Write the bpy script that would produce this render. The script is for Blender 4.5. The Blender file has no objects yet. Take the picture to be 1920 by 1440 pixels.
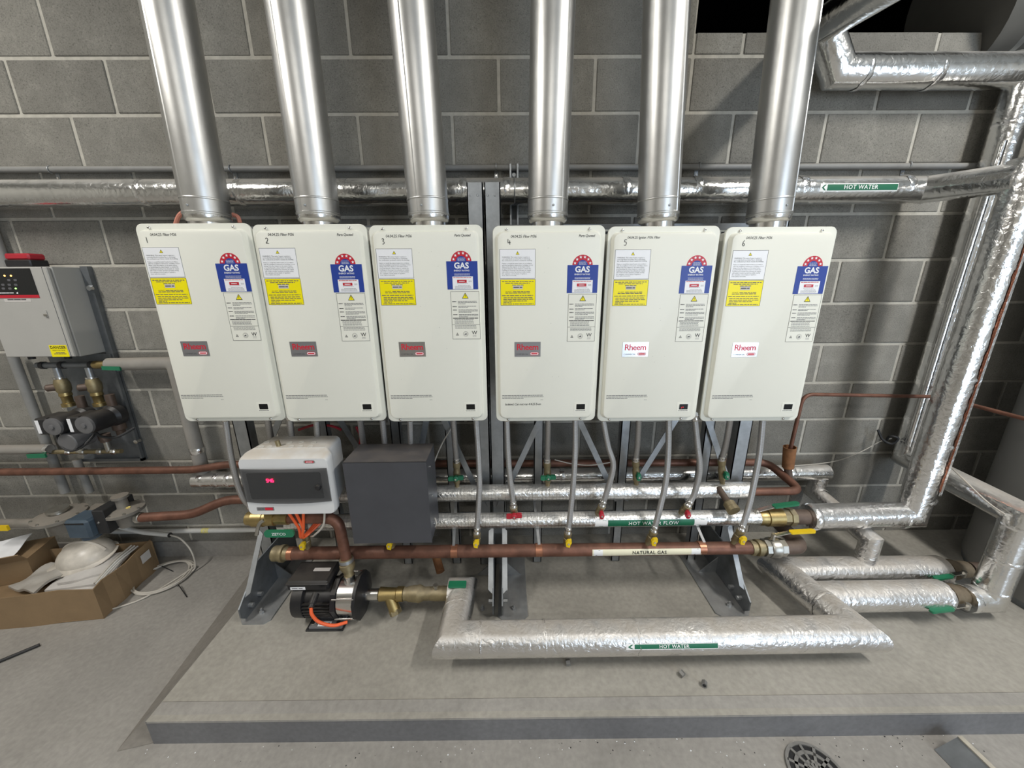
import bpy, math, random
import numpy as np
from mathutils import Vector, Matrix

S = bpy.context.scene
COL = S.collection
random.seed(7)
R_ = math.radians

# ------------------------------------------------------------------ camera
FPX = 691.14
CAM = np.array([2.030273, -1.810535, 1.5197854])
RT = None
def _basis():
    pit, yaw, rol = .2738989, .00832525, .00791913
    ex = np.array([math.cos(yaw), -math.sin(yaw), 0]); ey = np.array([math.sin(yaw), math.cos(yaw), 0]); ez = np.array([0, 0, 1.])
    fw = ey*math.cos(pit) - ez*math.sin(pit); up = ey*math.sin(pit) + ez*math.cos(pit)
    return ex*math.cos(rol) - up*math.sin(rol), ex*math.sin(rol) + up*math.cos(rol), fw
CR, CU, CF = _basis()
cd = bpy.data.cameras.new('camera'); cam = bpy.data.objects.new('camera', cd); COL.objects.link(cam)
cd.sensor_fit = 'HORIZONTAL'; cd.sensor_width = 36; cd.lens = FPX/1920*36; cd.clip_start = .02
cam.matrix_world = Matrix(((CR[0], CU[0], -CF[0], CAM[0]), (CR[1], CU[1], -CF[1], CAM[1]), (CR[2], CU[2], -CF[2], CAM[2]), (0, 0, 0, 1)))
S.camera = cam

# ------------------------------------------------------------------ exposure, world, large lights
S.view_settings.view_transform = 'Standard'; S.view_settings.look = 'None'
S.view_settings.gamma = 1; S.view_settings.use_curve_mapping = False
S.view_settings.exposure = 0.36
W = bpy.data.worlds.new('world'); S.world = W; W.use_nodes = True
W.node_tree.nodes['Background'].inputs[0].default_value = (.75, .85, 1, 1)
W.node_tree.nodes['Background'].inputs[1].default_value = .8
CEIL = 3.5
def area_light(name, loc, target, sx, sy, power, color):
    l = bpy.data.lights.new(name, 'AREA'); l.shape = 'RECTANGLE'; l.size = sx; l.size_y = sy; l.energy = power; l.color = color
    o = bpy.data.objects.new(name, l); COL.objects.link(o); o.location = loc
    o.rotation_euler = (Vector(target) - Vector(loc)).to_track_quat('-Z', 'Y').to_euler()
    return o
DOOR = (4.0, 6.0)      # roller door opening in the rear wall (behind the camera)
REAR = -5.2
area_light('daylight_door', (5.0, REAR+.02, 1.35), (5.0, 0, 1.35), 1.9, 2.5, 62, (.70, .84, 1.0))
TUBES = [(-.40, -1.80), (4.20, -1.90), (2.0, -4.1)]
TUBE_POWER = [52, 60, 24]

# ------------------------------------------------------------------ pixel -> place
def P(px, py, X=None, Y=None, Z=None):
    r = CF + CR*(px-960)/FPX - CU*(py-720)/FPX
    t = (X-CAM[0])/r[0] if X is not None else (Y-CAM[1])/r[1] if Y is not None else (Z-CAM[2])/r[2]
    return Vector(CAM + r*t)
def proj(p):
    d = np.array(p) - CAM; k = d @ CF
    return 960+FPX*(d @ CR)/k, 720-FPX*(d @ CU)/k
def V(*a): return Vector(a)

# ------------------------------------------------------------------ materials
MATS = {}
def nn(nt, t, **k):
    n = nt.nodes.new(t)
    for a, b in k.items(): setattr(n, a, b)
    return n
def base(name):
    m = bpy.data.materials.new(name); m.use_nodes = True; nt = m.node_tree
    b = nt.nodes['Principled BSDF']; MATS[name] = m
    return m, nt, b
def ramp(nt, src, stops):
    r = nn(nt, 'ShaderNodeValToRGB'); e = r.color_ramp.elements
    while len(e) < len(stops): e.new(.5)
    for el, (p, c) in zip(e, stops): el.position = p; el.color = (*c, 1) if len(c) == 3 else c
    nt.links.new(src, r.inputs[0]); return r
def mul(c, k): return tuple(min(1, x*k) for x in c)
def mat(name, col, rough=.5, metal=0., var=.12, vs=9., bump=0., bs=60., emit=0, spec=.5, coat=0, dust=0., dustcol=(.33, .29, .24), obj_var=0.):
    m, nt, b = base(name); L = nt.links.new
    tc = nn(nt, 'ShaderNodeTexCoord'); co = tc.outputs['Object']
    n = nn(nt, 'ShaderNodeTexNoise'); n.inputs['Scale'].default_value = vs; n.inputs['Detail'].default_value = 5; n.inputs['Roughness'].default_value = .6
    L(co, n.inputs['Vector'])
    rp = ramp(nt, n.outputs['Fac'], [(.25, mul(col, 1-var)), (.75, mul(col, 1+var))])
    cs = rp.outputs[0]
    if obj_var:
        oi = nn(nt, 'ShaderNodeObjectInfo'); hv = nn(nt, 'ShaderNodeHueSaturation'); L(cs, hv.inputs['Color'])
        mr = nn(nt, 'ShaderNodeMapRange'); L(oi.outputs['Random'], mr.inputs[0]); mr.inputs[3].default_value = 1-obj_var; mr.inputs[4].default_value = 1+obj_var
        L(mr.outputs[0], hv.inputs['Value']); cs = hv.outputs[0]
    b.inputs['Roughness'].default_value = rough; b.inputs['Metallic'].default_value = metal; b.inputs['Specular IOR Level'].default_value = spec
    if coat: b.inputs['Coat Weight'].default_value = coat
    if dust:
        g = nn(nt, 'ShaderNodeNewGeometry'); sx = nn(nt, 'ShaderNodeSeparateXYZ'); L(g.outputs['Normal'], sx.inputs[0])
        mr = nn(nt, 'ShaderNodeMapRange'); L(sx.outputs['Z'], mr.inputs[0]); mr.inputs[1].default_value = .45; mr.inputs[2].default_value = .95; mr.inputs[4].default_value = dust
        n2 = nn(nt, 'ShaderNodeTexNoise'); n2.inputs['Scale'].default_value = 14; n2.inputs['Detail'].default_value = 6; L(co, n2.inputs['Vector'])
        r2 = ramp(nt, n2.outputs['Fac'], [(.3, (.35,)*3), (.6, (1,)*3)])
        mm = nn(nt, 'ShaderNodeMath', operation='MULTIPLY'); L(mr.outputs[0], mm.inputs[0]); L(r2.outputs[0], mm.inputs[1])
        mx = nn(nt, 'ShaderNodeMix', data_type='RGBA'); L(mm.outputs[0], mx.inputs[0]); L(cs, mx.inputs[6]); mx.inputs[7].default_value = (*dustcol, 1); cs = mx.outputs[2]
        me = nn(nt, 'ShaderNodeMath', operation='MULTIPLY_ADD'); L(mm.outputs[0], me.inputs[0]); me.inputs[1].default_value = -metal; me.inputs[2].default_value = metal; L(me.outputs[0], b.inputs['Metallic'])
        ro = nn(nt, 'ShaderNodeMath', operation='MULTIPLY_ADD'); L(mm.outputs[0], ro.inputs[0]); ro.inputs[1].default_value = .8-rough; ro.inputs[2].default_value = rough; L(ro.outputs[0], b.inputs['Roughness'])
    L(cs, b.inputs['Base Color'])
    if bump:
        n3 = nn(nt, 'ShaderNodeTexNoise'); n3.inputs['Scale'].default_value = bs; n3.inputs['Detail'].default_value = 8; L(co, n3.inputs['Vector'])
        bp = nn(nt, 'ShaderNodeBump'); bp.inputs['Strength'].default_value = bump; bp.inputs['Distance'].default_value = .004
        L(n3.outputs['Fac'], bp.inputs['Height']); L(bp.outputs[0], b.inputs['Normal'])
    if emit:
        b.inputs['Emission Color'].default_value = (*col, 1); b.inputs['Emission Strength'].default_value = emit
    return m

def foil(name, col=(.80, .80, .79), rough=.2, dust=.5, crinkle=.55, grid=False, sc=1.):
    m = mat(name, col, rough, 1., .08, 7, dust=dust); nt = m.node_tree; L = nt.links.new; b = nt.nodes['Principled BSDF']
    tc = nn(nt, 'ShaderNodeTexCoord')
    n1 = nn(nt, 'ShaderNodeTexNoise'); n1.inputs['Scale'].default_value = 42*sc; n1.inputs['Detail'].default_value = 5; n1.inputs['Distortion'].default_value = 1.6; L(tc.outputs['Object'], n1.inputs['Vector'])
    v = nn(nt, 'ShaderNodeTexVoronoi'); v.feature = 'DISTANCE_TO_EDGE'; v.inputs['Scale'].default_value = 38*sc; L(tc.outputs['Object'], v.inputs['Vector'])
    n4 = nn(nt, 'ShaderNodeTexNoise'); n4.inputs['Scale'].default_value = 6*sc; n4.inputs['Detail'].default_value = 2; L(tc.outputs['Object'], n4.inputs['Vector'])
    a = nn(nt, 'ShaderNodeMath', operation='MULTIPLY_ADD'); L(v.outputs['Distance'], a.inputs[0]); a.inputs[1].default_value = .8; L(n1.outputs['Fac'], a.inputs[2])
    a2 = nn(nt, 'ShaderNodeMath', operation='MULTIPLY_ADD'); L(n4.outputs['Fac'], a2.inputs[0]); a2.inputs[1].default_value = 2.; L(a.outputs[0], a2.inputs[2])
    h = a2.outputs[0]
    if grid:
        sp = nn(nt, 'ShaderNodeSeparateXYZ'); L(tc.outputs['UV'], sp.inputs[0]); g = []
        for ax in ('X', 'Y'):
            md = nn(nt, 'ShaderNodeMath', operation='MODULO'); L(sp.outputs[ax], md.inputs[0]); md.inputs[1].default_value = .0155
            lt = nn(nt, 'ShaderNodeMath', operation='LESS_THAN'); L(md.outputs[0], lt.inputs[0]); lt.inputs[1].default_value = .0017; g.append(lt.outputs[0])
        gm = nn(nt, 'ShaderNodeMath', operation='MAXIMUM'); L(g[0], gm.inputs[0]); L(g[1], gm.inputs[1])
        cur = b.inputs['Base Color'].links[0].from_socket; mxg = nn(nt, 'ShaderNodeMix', data_type='RGBA'); L(cur, mxg.inputs[6]); mxg.inputs[7].default_value = (.30, .30, .30, 1)
        hm = nn(nt, 'ShaderNodeMath', operation='MULTIPLY'); L(gm.outputs[0], hm.inputs[0]); L(n1.outputs['Fac'], hm.inputs[1]); L(hm.outputs[0], mxg.inputs[0]); L(mxg.outputs[2], b.inputs['Base Color'])
        a3 = nn(nt, 'ShaderNodeMath', operation='MULTIPLY_ADD'); L(gm.outputs[0], a3.inputs[0]); a3.inputs[1].default_value = .5; L(h, a3.inputs[2]); h = a3.outputs[0]
    bp = nn(nt, 'ShaderNodeBump'); bp.inputs['Strength'].default_value = crinkle; bp.inputs['Distance'].default_value = .0045
    L(h, bp.inputs['Height']); L(bp.outputs[0], b.inputs['Normal'])
    return m

def block_mat():
    m, nt, b = base('block'); L = nt.links.new
    tc = nn(nt, 'ShaderNodeTexCoord'); oi = nn(nt, 'ShaderNodeObjectInfo')
    off = nn(nt, 'ShaderNodeVectorMath', operation='ADD'); sc = nn(nt, 'ShaderNodeVectorMath', operation='SCALE')
    L(oi.outputs['Location'], sc.inputs[0]); sc.inputs['Scale'].default_value = 3.7; L(tc.outputs['Object'], off.inputs[0]); L(sc.outputs[0], off.inputs[1]); co = off.outputs[0]
    n = nn(nt, 'ShaderNodeTexNoise'); n.inputs['Scale'].default_value = 7; n.inputs['Detail'].default_value = 8; n.inputs['Roughness'].default_value = .7; L(co, n.inputs['Vector'])
    r = ramp(nt, n.outputs['Fac'], [(.25, (.182, .175, .157)), (.55, (.240, .232, .208)), (.8, (.31, .30, .268))])
    f = nn(nt, 'ShaderNodeTexNoise'); f.inputs['Scale'].default_value = 210; f.inputs['Detail'].default_value = 5; L(co, f.inputs['Vector'])
    rf = ramp(nt, f.outputs['Fac'], [(.27, (.55,)*3), (.44, (.97,)*3), (.60, (1.03,)*3), (.75, (1.3,)*3)])
    mx = nn(nt, 'ShaderNodeMix', data_type='RGBA', blend_type='MULTIPLY'); mx.inputs[0].default_value = 1; L(r.outputs[0], mx.inputs[6]); L(rf.outputs[0], mx.inputs[7])
    w = nn(nt, 'ShaderNodeTexNoise'); w.inputs['Scale'].default_value = 16; w.inputs['Detail'].default_value = 9; w.inputs['Roughness'].default_value = .75; L(co, w.inputs['Vector'])
    rw = ramp(nt, w.outputs['Fac'], [(.62, (0,)*3), (.78, (.6,)*3)])
    mw = nn(nt, 'ShaderNodeMix', data_type='RGBA'); L(rw.outputs[0], mw.inputs[0]); L(mx.outputs[2], mw.inputs[6]); mw.inputs[7].default_value = (.42, .41, .38, 1)
    hv = nn(nt, 'ShaderNodeHueSaturation'); mr = nn(nt, 'ShaderNodeMapRange'); L(oi.outputs['Random'], mr.inputs[0]); mr.inputs[3].default_value = .82; mr.inputs[4].default_value = 1.15
    L(mr.outputs[0], hv.inputs['Value']); L(mw.outputs[2], hv.inputs['Color']); L(hv.outputs[0], b.inputs['Base Color'])
    b.inputs['Roughness'].default_value = .92; b.inputs['Specular IOR Level'].default_value = .2
    bp = nn(nt, 'ShaderNodeBump'); bp.inputs['Strength'].default_value = .55; bp.inputs['Distance'].default_value = .003; L(f.outputs['Fac'], bp.inputs['Height']); L(bp.outputs[0], b.inputs['Normal'])
    return m

def floor_mat(name, c0, c1, c2, stains=True, gloss=.55):
    m, nt, b = base(name); L = nt.links.new
    tc = nn(nt, 'ShaderNodeTexCoord'); co = tc.outputs['Object']
    n = nn(nt, 'ShaderNodeTexNoise'); n.inputs['Scale'].default_value = 2.6; n.inputs['Detail'].default_value = 9; n.inputs['Roughness'].default_value = .62; n.inputs['Distortion'].default_value = .6; L(co, n.inputs['Vector'])
    r = ramp(nt, n.outputs['Fac'], [(.28, c0), (.52, c1), (.78, c2)])
    f = nn(nt, 'ShaderNodeTexNoise'); f.inputs['Scale'].default_value = 60; f.inputs['Detail'].default_value = 6; L(co, f.inputs['Vector'])
    rf = ramp(nt, f.outputs['Fac'], [(.25, (.86,)*3), (.7, (1.08,)*3)])
    mx = nn(nt, 'ShaderNodeMix', data_type='RGBA', blend_type='MULTIPLY'); mx.inputs[0].default_value = 1; L(r.outputs[0], mx.inputs[6]); L(rf.outputs[0], mx.inputs[7]); cs = mx.outputs[2]
    if stains:
        v = nn(nt, 'ShaderNodeTexNoise'); v.inputs['Scale'].default_value = 9; v.inputs['Detail'].default_value = 10; v.inputs['Roughness'].default_value = .8; L(co, v.inputs['Vector'])
        rv = ramp(nt, v.outputs['Fac'], [(.67, (0,)*3), (.78, (.6,)*3)])
        mw = nn(nt, 'ShaderNodeMix', data_type='RGBA'); L(rv.outputs[0], mw.inputs[0]); L(cs, mw.inputs[6]); mw.inputs[7].default_value = (*mul(c2, 1.5), 1); cs = mw.outputs[2]
    L(cs, b.inputs['Base Color']); b.inputs['Roughness'].default_value = gloss; b.inputs['Specular IOR Level'].default_value = .4
    bp = nn(nt, 'ShaderNodeBump'); bp.inputs['Strength'].default_value = .12; bp.inputs['Distance'].default_value = .002; L(f.outputs['Fac'], bp.inputs['Height']); L(bp.outputs[0], b.inputs['Normal'])
    return m

def braid_mat():
    m, nt, b = base('braid'); L = nt.links.new
    tc = nn(nt, 'ShaderNodeTexCoord'); s = nn(nt, 'ShaderNodeSeparateXYZ'); L(tc.outputs['UV'], s.inputs[0])
    def wave(sg):
        a = nn(nt, 'ShaderNodeMath', operation='MULTIPLY_ADD'); L(s.outputs['Y'], a.inputs[0]); a.inputs[1].default_value = sg*2.2; L(s.outputs['X'], a.inputs[2])
        k = nn(nt, 'ShaderNodeMath', operation='MULTIPLY'); L(a.outputs[0], k.inputs[0]); k.inputs[1].default_value = 900
        q = nn(nt, 'ShaderNodeMath', operation='SINE'); L(k.outputs[0], q.inputs[0]); return q.outputs[0]
    p = nn(nt, 'ShaderNodeMath', operation='MULTIPLY'); L(wave(1), p.inputs[0]); L(wave(-1), p.inputs[1])
    mr = nn(nt, 'ShaderNodeMapRange'); mr.inputs[1].default_value = -1; L(p.outputs[0], mr.inputs[0])
    r = ramp(nt, mr.outputs[0], [(.1, (.22, .215, .21)), (.5, (.58, .57, .56)), (.9, (.75, .74, .73))]); L(r.outputs[0], b.inputs['Base Color'])
    b.inputs['Metallic'].default_value = .9; b.inputs['Roughness'].default_value = .33
    bp = nn(nt, 'ShaderNodeBump'); bp.inputs['Strength'].default_value = .6; bp.inputs['Distance'].default_value = .001; L(mr.outputs[0], bp.inputs['Height']); L(bp.outputs[0], b.inputs['Normal'])
    return m

block_mat(); braid_mat()
mat('mortar', (.47, .45, .40), .95, 0, .15, 30, .5, 140, spec=.2)
floor_mat('plinth_top', (.285, .270, .240), (.345, .328, .292), (.395, .375, .338))
floor_mat('floor_grey', (.255, .243, .226), (.305, .291, .270), (.35, .334, .312))
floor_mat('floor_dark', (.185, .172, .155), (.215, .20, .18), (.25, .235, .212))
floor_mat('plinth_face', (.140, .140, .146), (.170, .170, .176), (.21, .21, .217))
mat('plain_wall', (.42, .41, .38), .9, 0, .1, 4, .3, 80)
mat('ceiling_paint', (.55, .55, .53), .9)
mat('void_shade_black', (.006, .006, .006), 1, spec=0)  # near-black colour paints the unlit dark behind the wall opening
mat('cream', (.775, .775, .70), .42, 0, .025, 3)
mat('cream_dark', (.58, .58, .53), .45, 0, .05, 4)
foil('foil', (.82, .82, .81), .17, .65, .34, sc=.7); foil('foil_clean', (.86, .86, .86), .17, .15, .5, sc=.8); foil('foil_red_reflection', (.62, .24, .14), .25, .0, .9)
foil('foil_dusty', (.80, .79, .78), .27, .75, .6)
foil('foil_grid', (.88, .88, .87), .30, .45, .6, True)
mat('flue_metal', (.60, .60, .59), .37, 1, .14, 5, .07, 24)
mat('steel_bright', (.75, .74, .72), .22, 1, .08, 20)
mat('galv', (.40, .42, .44), .42, .85, .18, 22, .06, 60, dust=.35)
mat('galv_dark', (.20, .215, .23), .5, .7, .2, 18)
mat('copper_rust', (.175, .080, .054), .50, .45, .42, 16, .15, 40, dust=.2, dustcol=(.145, .10, .08))
mat('copper_dull', (.125, .090, .072), .55, .4, .35, 16, .12, 40, dust=.25, dustcol=(.15, .12, .10))
mat('copper_band', (.42, .19, .115), .38, .75, .2, 20)
mat('rust', (.27, .125, .055), .75, .2, .4, 30, .3, 60)
mat('brass', (.43, .33, .15), .38, .95, .22, 25, .08, 60)
mat('brass_old', (.32, .265, .155), .48, .75, .28, 25, .15, 60, dust=.3)
mat('green_plastic', (.015, .17, .085), .4); mat('red_plastic', (.42, .02, .035), .4); mat('yellow_plastic', (.80, .55, .01), .4)
mat('green_sign', (.005, .135, .065), .45, var=.03); mat('white_sign', (.86, .86, .86), .45, var=.02); mat('cream_sign', (.82, .78, .58), .45, var=.03)
mat('ink', (.012, .012, .014), .6, var=0); mat('ink_grey', (.10, .10, .11), .6, var=0)
mat('label_white', (.84, .85, .88), .4, var=.01); mat('label_yellow', (.90, .78, .0), .4, var=.01); mat('label_blue', (.018, .05, .30), .4, var=.01); mat('label_red', (.50, .012, .03), .4, var=.01)
mat('badge_steel', (.62, .62, .63), .28, 1, .02); mat('badge_grey', (.30, .30, .31), .4, .6, .02)
mat('brand_red', (.62, .015, .04), .4, var=.02)
mat('screen_black', (.006, .007, .008), .12, var=0)
mat('led_red', (1, .01, .06), .4, var=0, emit=6); mat('led_dim', (.8, .02, .03), .4, var=0, emit=.8); mat('led_orange', (1, .42, .08), .4, var=0, emit=7); mat('led_green', (.35, 1, .15), .4, var=0, emit=4)
mat('grey_paint', (.40, .395, .375), .5, 0, .05, 5); mat('conduit_grey', (.235, .235, .228), .55, 0, .12, 12, dust=.5)
mat('dark_paint', (.062, .064, .074), .42, .1, .10, 8, .05, 200, dust=.55, dustcol=(.16, .14, .125))
mat('pump_black', (.014, .014, .016), .38, 0, .2, 20, dust=.5, dustcol=(.075, .066, .056)); mat('pump_grey', (.13, .13, .135), .5)
mat('rubber', (.02, .02, .021), .6); mat('steel_fit', (.44, .425, .385), .38, .9, .2, 30, .1, 60)
mat('plastic_white', (.66, .67, .68), .42, 0, .03, 5, dust=.75, dustcol=(.52, .46, .38)); mat('plastic_dusty', (.6, .58, .54), .5)
m_, nt_, b_ = base('smoke_glass'); b_.inputs['Base Color'].default_value = (.045, .047, .05, 1); b_.inputs['Roughness'].default_value = .13; b_.inputs['Alpha'].default_value = .8
mat('orange_cable', (.85, .13, .035), .45); mat('pink_cable', (.62, .25, .18), .5); mat('grey_cable', (.50, .47, .42), .5, 0, .1, 30); mat('white_pvc', (.62, .62, .60), .45, 0, .1, 9, dust=.35)
mat('card', (.235, .158, .085), .8, 0, .14, 7, .1, 120); mat('card_edge', (.34, .25, .15), .85)
mat('paper', (.55, .53, .51), .8, 0, .12, 12); mat('poly_bag', (.40, .38, .35), .35, 0, .15, 14, .35, 22); mat('hat_white', (.56, .52, .46), .34, 0, .30, 12)
mat('regulator', (.23, .215, .19), .65, .3, .22, 18, .15, 60, dust=.7, dustcol=(.24, .21, .175)); mat('blue_device', (.058, .085, .115), .5, 0, .2, 18)
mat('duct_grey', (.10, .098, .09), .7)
mat('brass_dark', (.17, .135, .09), .6, .5, .3, 25, .2, 60, dust=.4, dustcol=(.17, .14, .11))
mat('tank_grey', (.205, .203, .195), .55, .0, .06, 3); mat('lagging', (.27, .255, .232), .75, 0, .12, 10, .2, 40, dust=.4)
mat('cast_grey', (.24, .235, .225), .55, .5, .15, 30); mat('concrete_chip', (.42, .39, .33), .9, 0, .15, 30, .4, 90)
mat('blue_pvc', (.02, .05, .14), .5); mat('amber', (.75, .6, .2), .5)
mat('tube_light', (1, .97, .90), .5, var=0, emit=5); mat('lamp_white', (.8, .8, .8), .5)

# ------------------------------------------------------------------ mesh builder
TXT = {}
def text_geo(s, size, bold=0., shear=0., align='CENTER', res=2, spacing=1., line=1.):
    k = (s, size, bold, shear, align, res, spacing, line)
    if k in TXT: return TXT[k]
    cu = bpy.data.curves.new('txt', 'FONT'); cu.body = s; cu.size = 1; cu.offset = bold; cu.shear = shear; cu.align_x = align; cu.align_y = 'CENTER'
    cu.resolution_u = res; cu.fill_mode = 'FRONT'; cu.space_character = spacing; cu.space_line = line
    ob = bpy.data.objects.new('txt', cu); COL.objects.link(ob)
    me = bpy.data.meshes.new_from_object(ob.evaluated_get(bpy.context.evaluated_depsgraph_get()))
    g = ([(v.co.x*size, v.co.y*size) for v in me.vertices], [tuple(p.vertices) for p in me.polygons])
    bpy.data.objects.remove(ob); bpy.data.curves.remove(cu); bpy.data.meshes.remove(me)
    TXT[k] = g; return g

def rrect(w, h, r, n=5, cx=0, cy=0):
    out = []
    for (sx, sy, a0) in ((1, -1, -90), (1, 1, 0), (-1, 1, 90), (-1, -1, 180)):
        for i in range(n+1):
            a = R_(a0 + 90*i/n); out.append((cx+sx*(w/2-r)+r*math.cos(a), cy+sy*(h/2-r)+r*math.sin(a)))
    return out
def circle(r, n=24, cx=0, cy=0, a0=0, a1=360):
    m = n if a1-a0 >= 360 else n+1
    return [(cx+r*math.cos(R_(a0+(a1-a0)*i/n)), cy+r*math.sin(R_(a0+(a1-a0)*i/n))) for i in range(m)]
def fillet(pts, rad, n=6):
    pts = [Vector(p) for p in pts]; out = [pts[0]]
    for i in range(1, len(pts)-1):
        a, b, c = pts[i-1], pts[i], pts[i+1]
        d0 = (a-b); d1 = (c-b); l = min(rad, d0.length*.48, d1.length*.48)
        p0 = b + d0.normalized()*l; p1 = b + d1.normalized()*l
        for k in range(n+1):
            t = k/n; out.append(p0*(1-t)**2 + b*2*t*(1-t) + p1*t*t)
    out.append(pts[-1]); return out
def spline(pts, n=8):
    pts = [Vector(p) for p in pts]; q = [pts[0]*2-pts[1]] + pts + [pts[-1]*2-pts[-2]]; out = []
    for i in range(1, len(q)-2):
        for k in range(n):
            t = k/n; a, b, c, d = q[i-1:i+3]
            out.append(.5*((2*b) + (c-a)*t + (2*a-5*b+4*c-d)*t*t + (3*b-a-3*c+d)*t**3))
    out.append(pts[-1]); return out

class MB:
    def __init__(s): s.v = []; s.f = []; s.m = []; s.uv = []; s.mats = []
    def mi(s, m):
        if m not in s.mats: s.mats.append(m)
        return s.mats.index(m)
    def add(s, vs, fs, m, uvs=None):
        o = len(s.v); s.v += [tuple(v) for v in vs]; k = s.mi(m)
        for i, f in enumerate(fs):
            s.f.append(tuple(o+j for j in f)); s.m.append(k); s.uv.append(uvs[i] if uvs else None)
        return s
    def box(s, a, b, m, bev=0.):
        (x0, y0, z0), (x1, y1, z1) = [min(p, q) for p, q in zip(a, b)], [max(p, q) for p, q in zip(a, b)]
        if bev:
            c = min(bev, (x1-x0)/2.01, (y1-y0)/2.01, (z1-z0)/2.01); vs = []; fs = []
            # chamfered box: 24 verts
            idx = {}
            for ax in range(3):
                for sx in (0, 1):
                    for sy in (0, 1):
                        for sz in (0, 1):
                            p = [(x0, x1)[sx], (y0, y1)[sy], (z0, z1)[sz]]; sg = (sx, sy, sz)
                            for k in range(3):
                                if k != ax: p[k] += c if sg[k] == 0 else -c
                            idx[(ax, sx, sy, sz)] = len(vs); vs.append(tuple(p))
            for ax in range(3):
                o1, o2 = [k for k in range(3) if k != ax]
                for sd in (0, 1):
                    q = []
                    for u, w in ((0, 0), (1, 0), (1, 1), (0, 1)):
                        sg = [0, 0, 0]; sg[ax] = sd; sg[o1] = u; sg[o2] = w; q.append(idx[(ax, *sg)])
                    fs.append(q if (sd == 1) == (ax != 1) else q[::-1])
            for e in range(3):
                o1, o2 = [k for k in range(3) if k != e]
                for u in (0, 1):
                    for w in (0, 1):
                        g0 = [0, 0, 0]; g0[o1] = u; g0[o2] = w; g1 = list(g0); g1[e] = 1
                        fs.append((idx[(o1, *g0)], idx[(o1, *g1)], idx[(o2, *g1)], idx[(o2, *g0)]))
            for sx in (0, 1):
                for sy in (0, 1):
                    for sz in (0, 1): fs.append((idx[(0, sx, sy, sz)], idx[(1, sx, sy, sz)], idx[(2, sx, sy, sz)]))
            return s.add(vs, fs, m)
        vs = [(x0, y0, z0), (x1, y0, z0), (x1, y1, z0), (x0, y1, z0), (x0, y0, z1), (x1, y0, z1), (x1, y1, z1), (x0, y1, z1)]
        return s.add(vs, [(0, 3, 2, 1), (4, 5, 6, 7), (0, 1, 5, 4), (1, 2, 6, 5), (2, 3, 7, 6), (3, 0, 4, 7)], m)
    def bar(s, p0, p1, w, t, m, wdir=(1, 0, 0)):
        p0, p1 = Vector(p0), Vector(p1); d = (p1-p0).normalized(); a = Vector(wdir); a = (a-d*a.dot(d)).normalized(); b = d.cross(a)
        vs = [p+a*i*w/2+b*j*t/2 for p in (p0, p1) for i, j in ((-1, -1), (1, -1), (1, 1), (-1, 1))]
        return s.add(vs, [(0, 3, 2, 1), (4, 5, 6, 7), (0, 1, 5, 4), (1, 2, 6, 5), (2, 3, 7, 6), (3, 0, 4, 7)], m)
    def tube(s, path, r, m, seg=20, caps=True, mitre=True):
        path = [Vector(p) for p in path]; n = len(path); rs = r if isinstance(r, (list, tuple)) else [r]*n
        ds = [(path[i+1]-path[i]).normalized() for i in range(n-1)]
        d = ds[0]; ref = Vector((0, 0, 1)) if abs(d.z) < .9 else Vector((1, 0, 0)); a = (ref-d*ref.dot(d)).normalized(); b = d.cross(a)
        vs = []; lens = [0.]
        for i in range(n):
            if i: lens.append(lens[-1]+(path[i]-path[i-1]).length)
            if 0 < i < n-1:
                nb = (ds[i-1]+ds[i]).normalized()
                if nb.length < .5: nb = ds[i]
                ring = []
                for k in range(seg):
                    t = 2*math.pi*k/seg; o = (a*math.cos(t)+b*math.sin(t))*rs[i]; den = ds[i-1].dot(nb)
                    if abs(den) > .25: o = o - ds[i-1]*(o.dot(nb)/den)
                    ring.append(path[i]+o)
                vs += ring; q = ds[i-1].rotation_difference(ds[i]); a = (q @ a); a = (a-ds[i]*a.dot(ds[i])).normalized(); b = ds[i].cross(a)
            else:
                vs += [path[i]+(a*math.cos(2*math.pi*k/seg)+b*math.sin(2*math.pi*k/seg))*rs[i] for k in range(seg)]
        fs = []; uv = []
        for i in range(n-1):
            for k in range(seg):
                k2 = (k+1) % seg; fs.append((i*seg+k, (i+1)*seg+k, (i+1)*seg+k2, i*seg+k2)); c = 2*math.pi*rs[i]/seg
                uv.append(((lens[i], k*c), (lens[i+1], k*c), (lens[i+1], (k+1)*c), (lens[i], (k+1)*c)))
        if caps:
            fs.append(tuple(range(seg))); uv.append(None); fs.append(tuple((n-1)*seg+k for k in reversed(range(seg)))); uv.append(None)
        # orientation: rings run clockwise seen along d, flip to face outwards
        fs = [tuple(reversed(f)) for f in fs]; uv = [tuple(reversed(u)) if u else None for u in uv]
        return s.add(vs, fs, m, uv)
    def cyl(s, p0, p1, r, m, r2=None, seg=20): return s.tube([p0, p1], [r, r if r2 is None else r2], m, seg)
    def lathe(s, o, axis, prof, m, seg=24):
        o = Vector(o); ax = Vector(axis).normalized(); return s.tube2([o+ax*t for t, _ in prof], [r for _, r in prof], ax, m, seg)
    def tube2(s, path, rs, d, m, seg):
        ref = Vector((0, 0, 1)) if abs(d.z) < .9 else Vector((1, 0, 0)); a = (ref-d*ref.dot(d)).normalized(); b = d.cross(a); vs = []
        for p, r in zip(path, rs): vs += [p+(a*math.cos(2*math.pi*k/seg)+b*math.sin(2*math.pi*k/seg))*max(r, 1e-5) for k in range(seg)]
        n = len(path); fs = [(i*seg+k, i*seg+(k+1) % seg, (i+1)*seg+(k+1) % seg, (i+1)*seg+k) for i in range(n-1) for k in range(seg)]
        fs.append(tuple(reversed(range(seg)))); fs.append(tuple((n-1)*seg+k for k in range(seg)))
        return s.add(vs, fs, m)
    def hexa(s, p0, p1, r, m): return s.tube([p0, p1], [r, r], m, 6)
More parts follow.
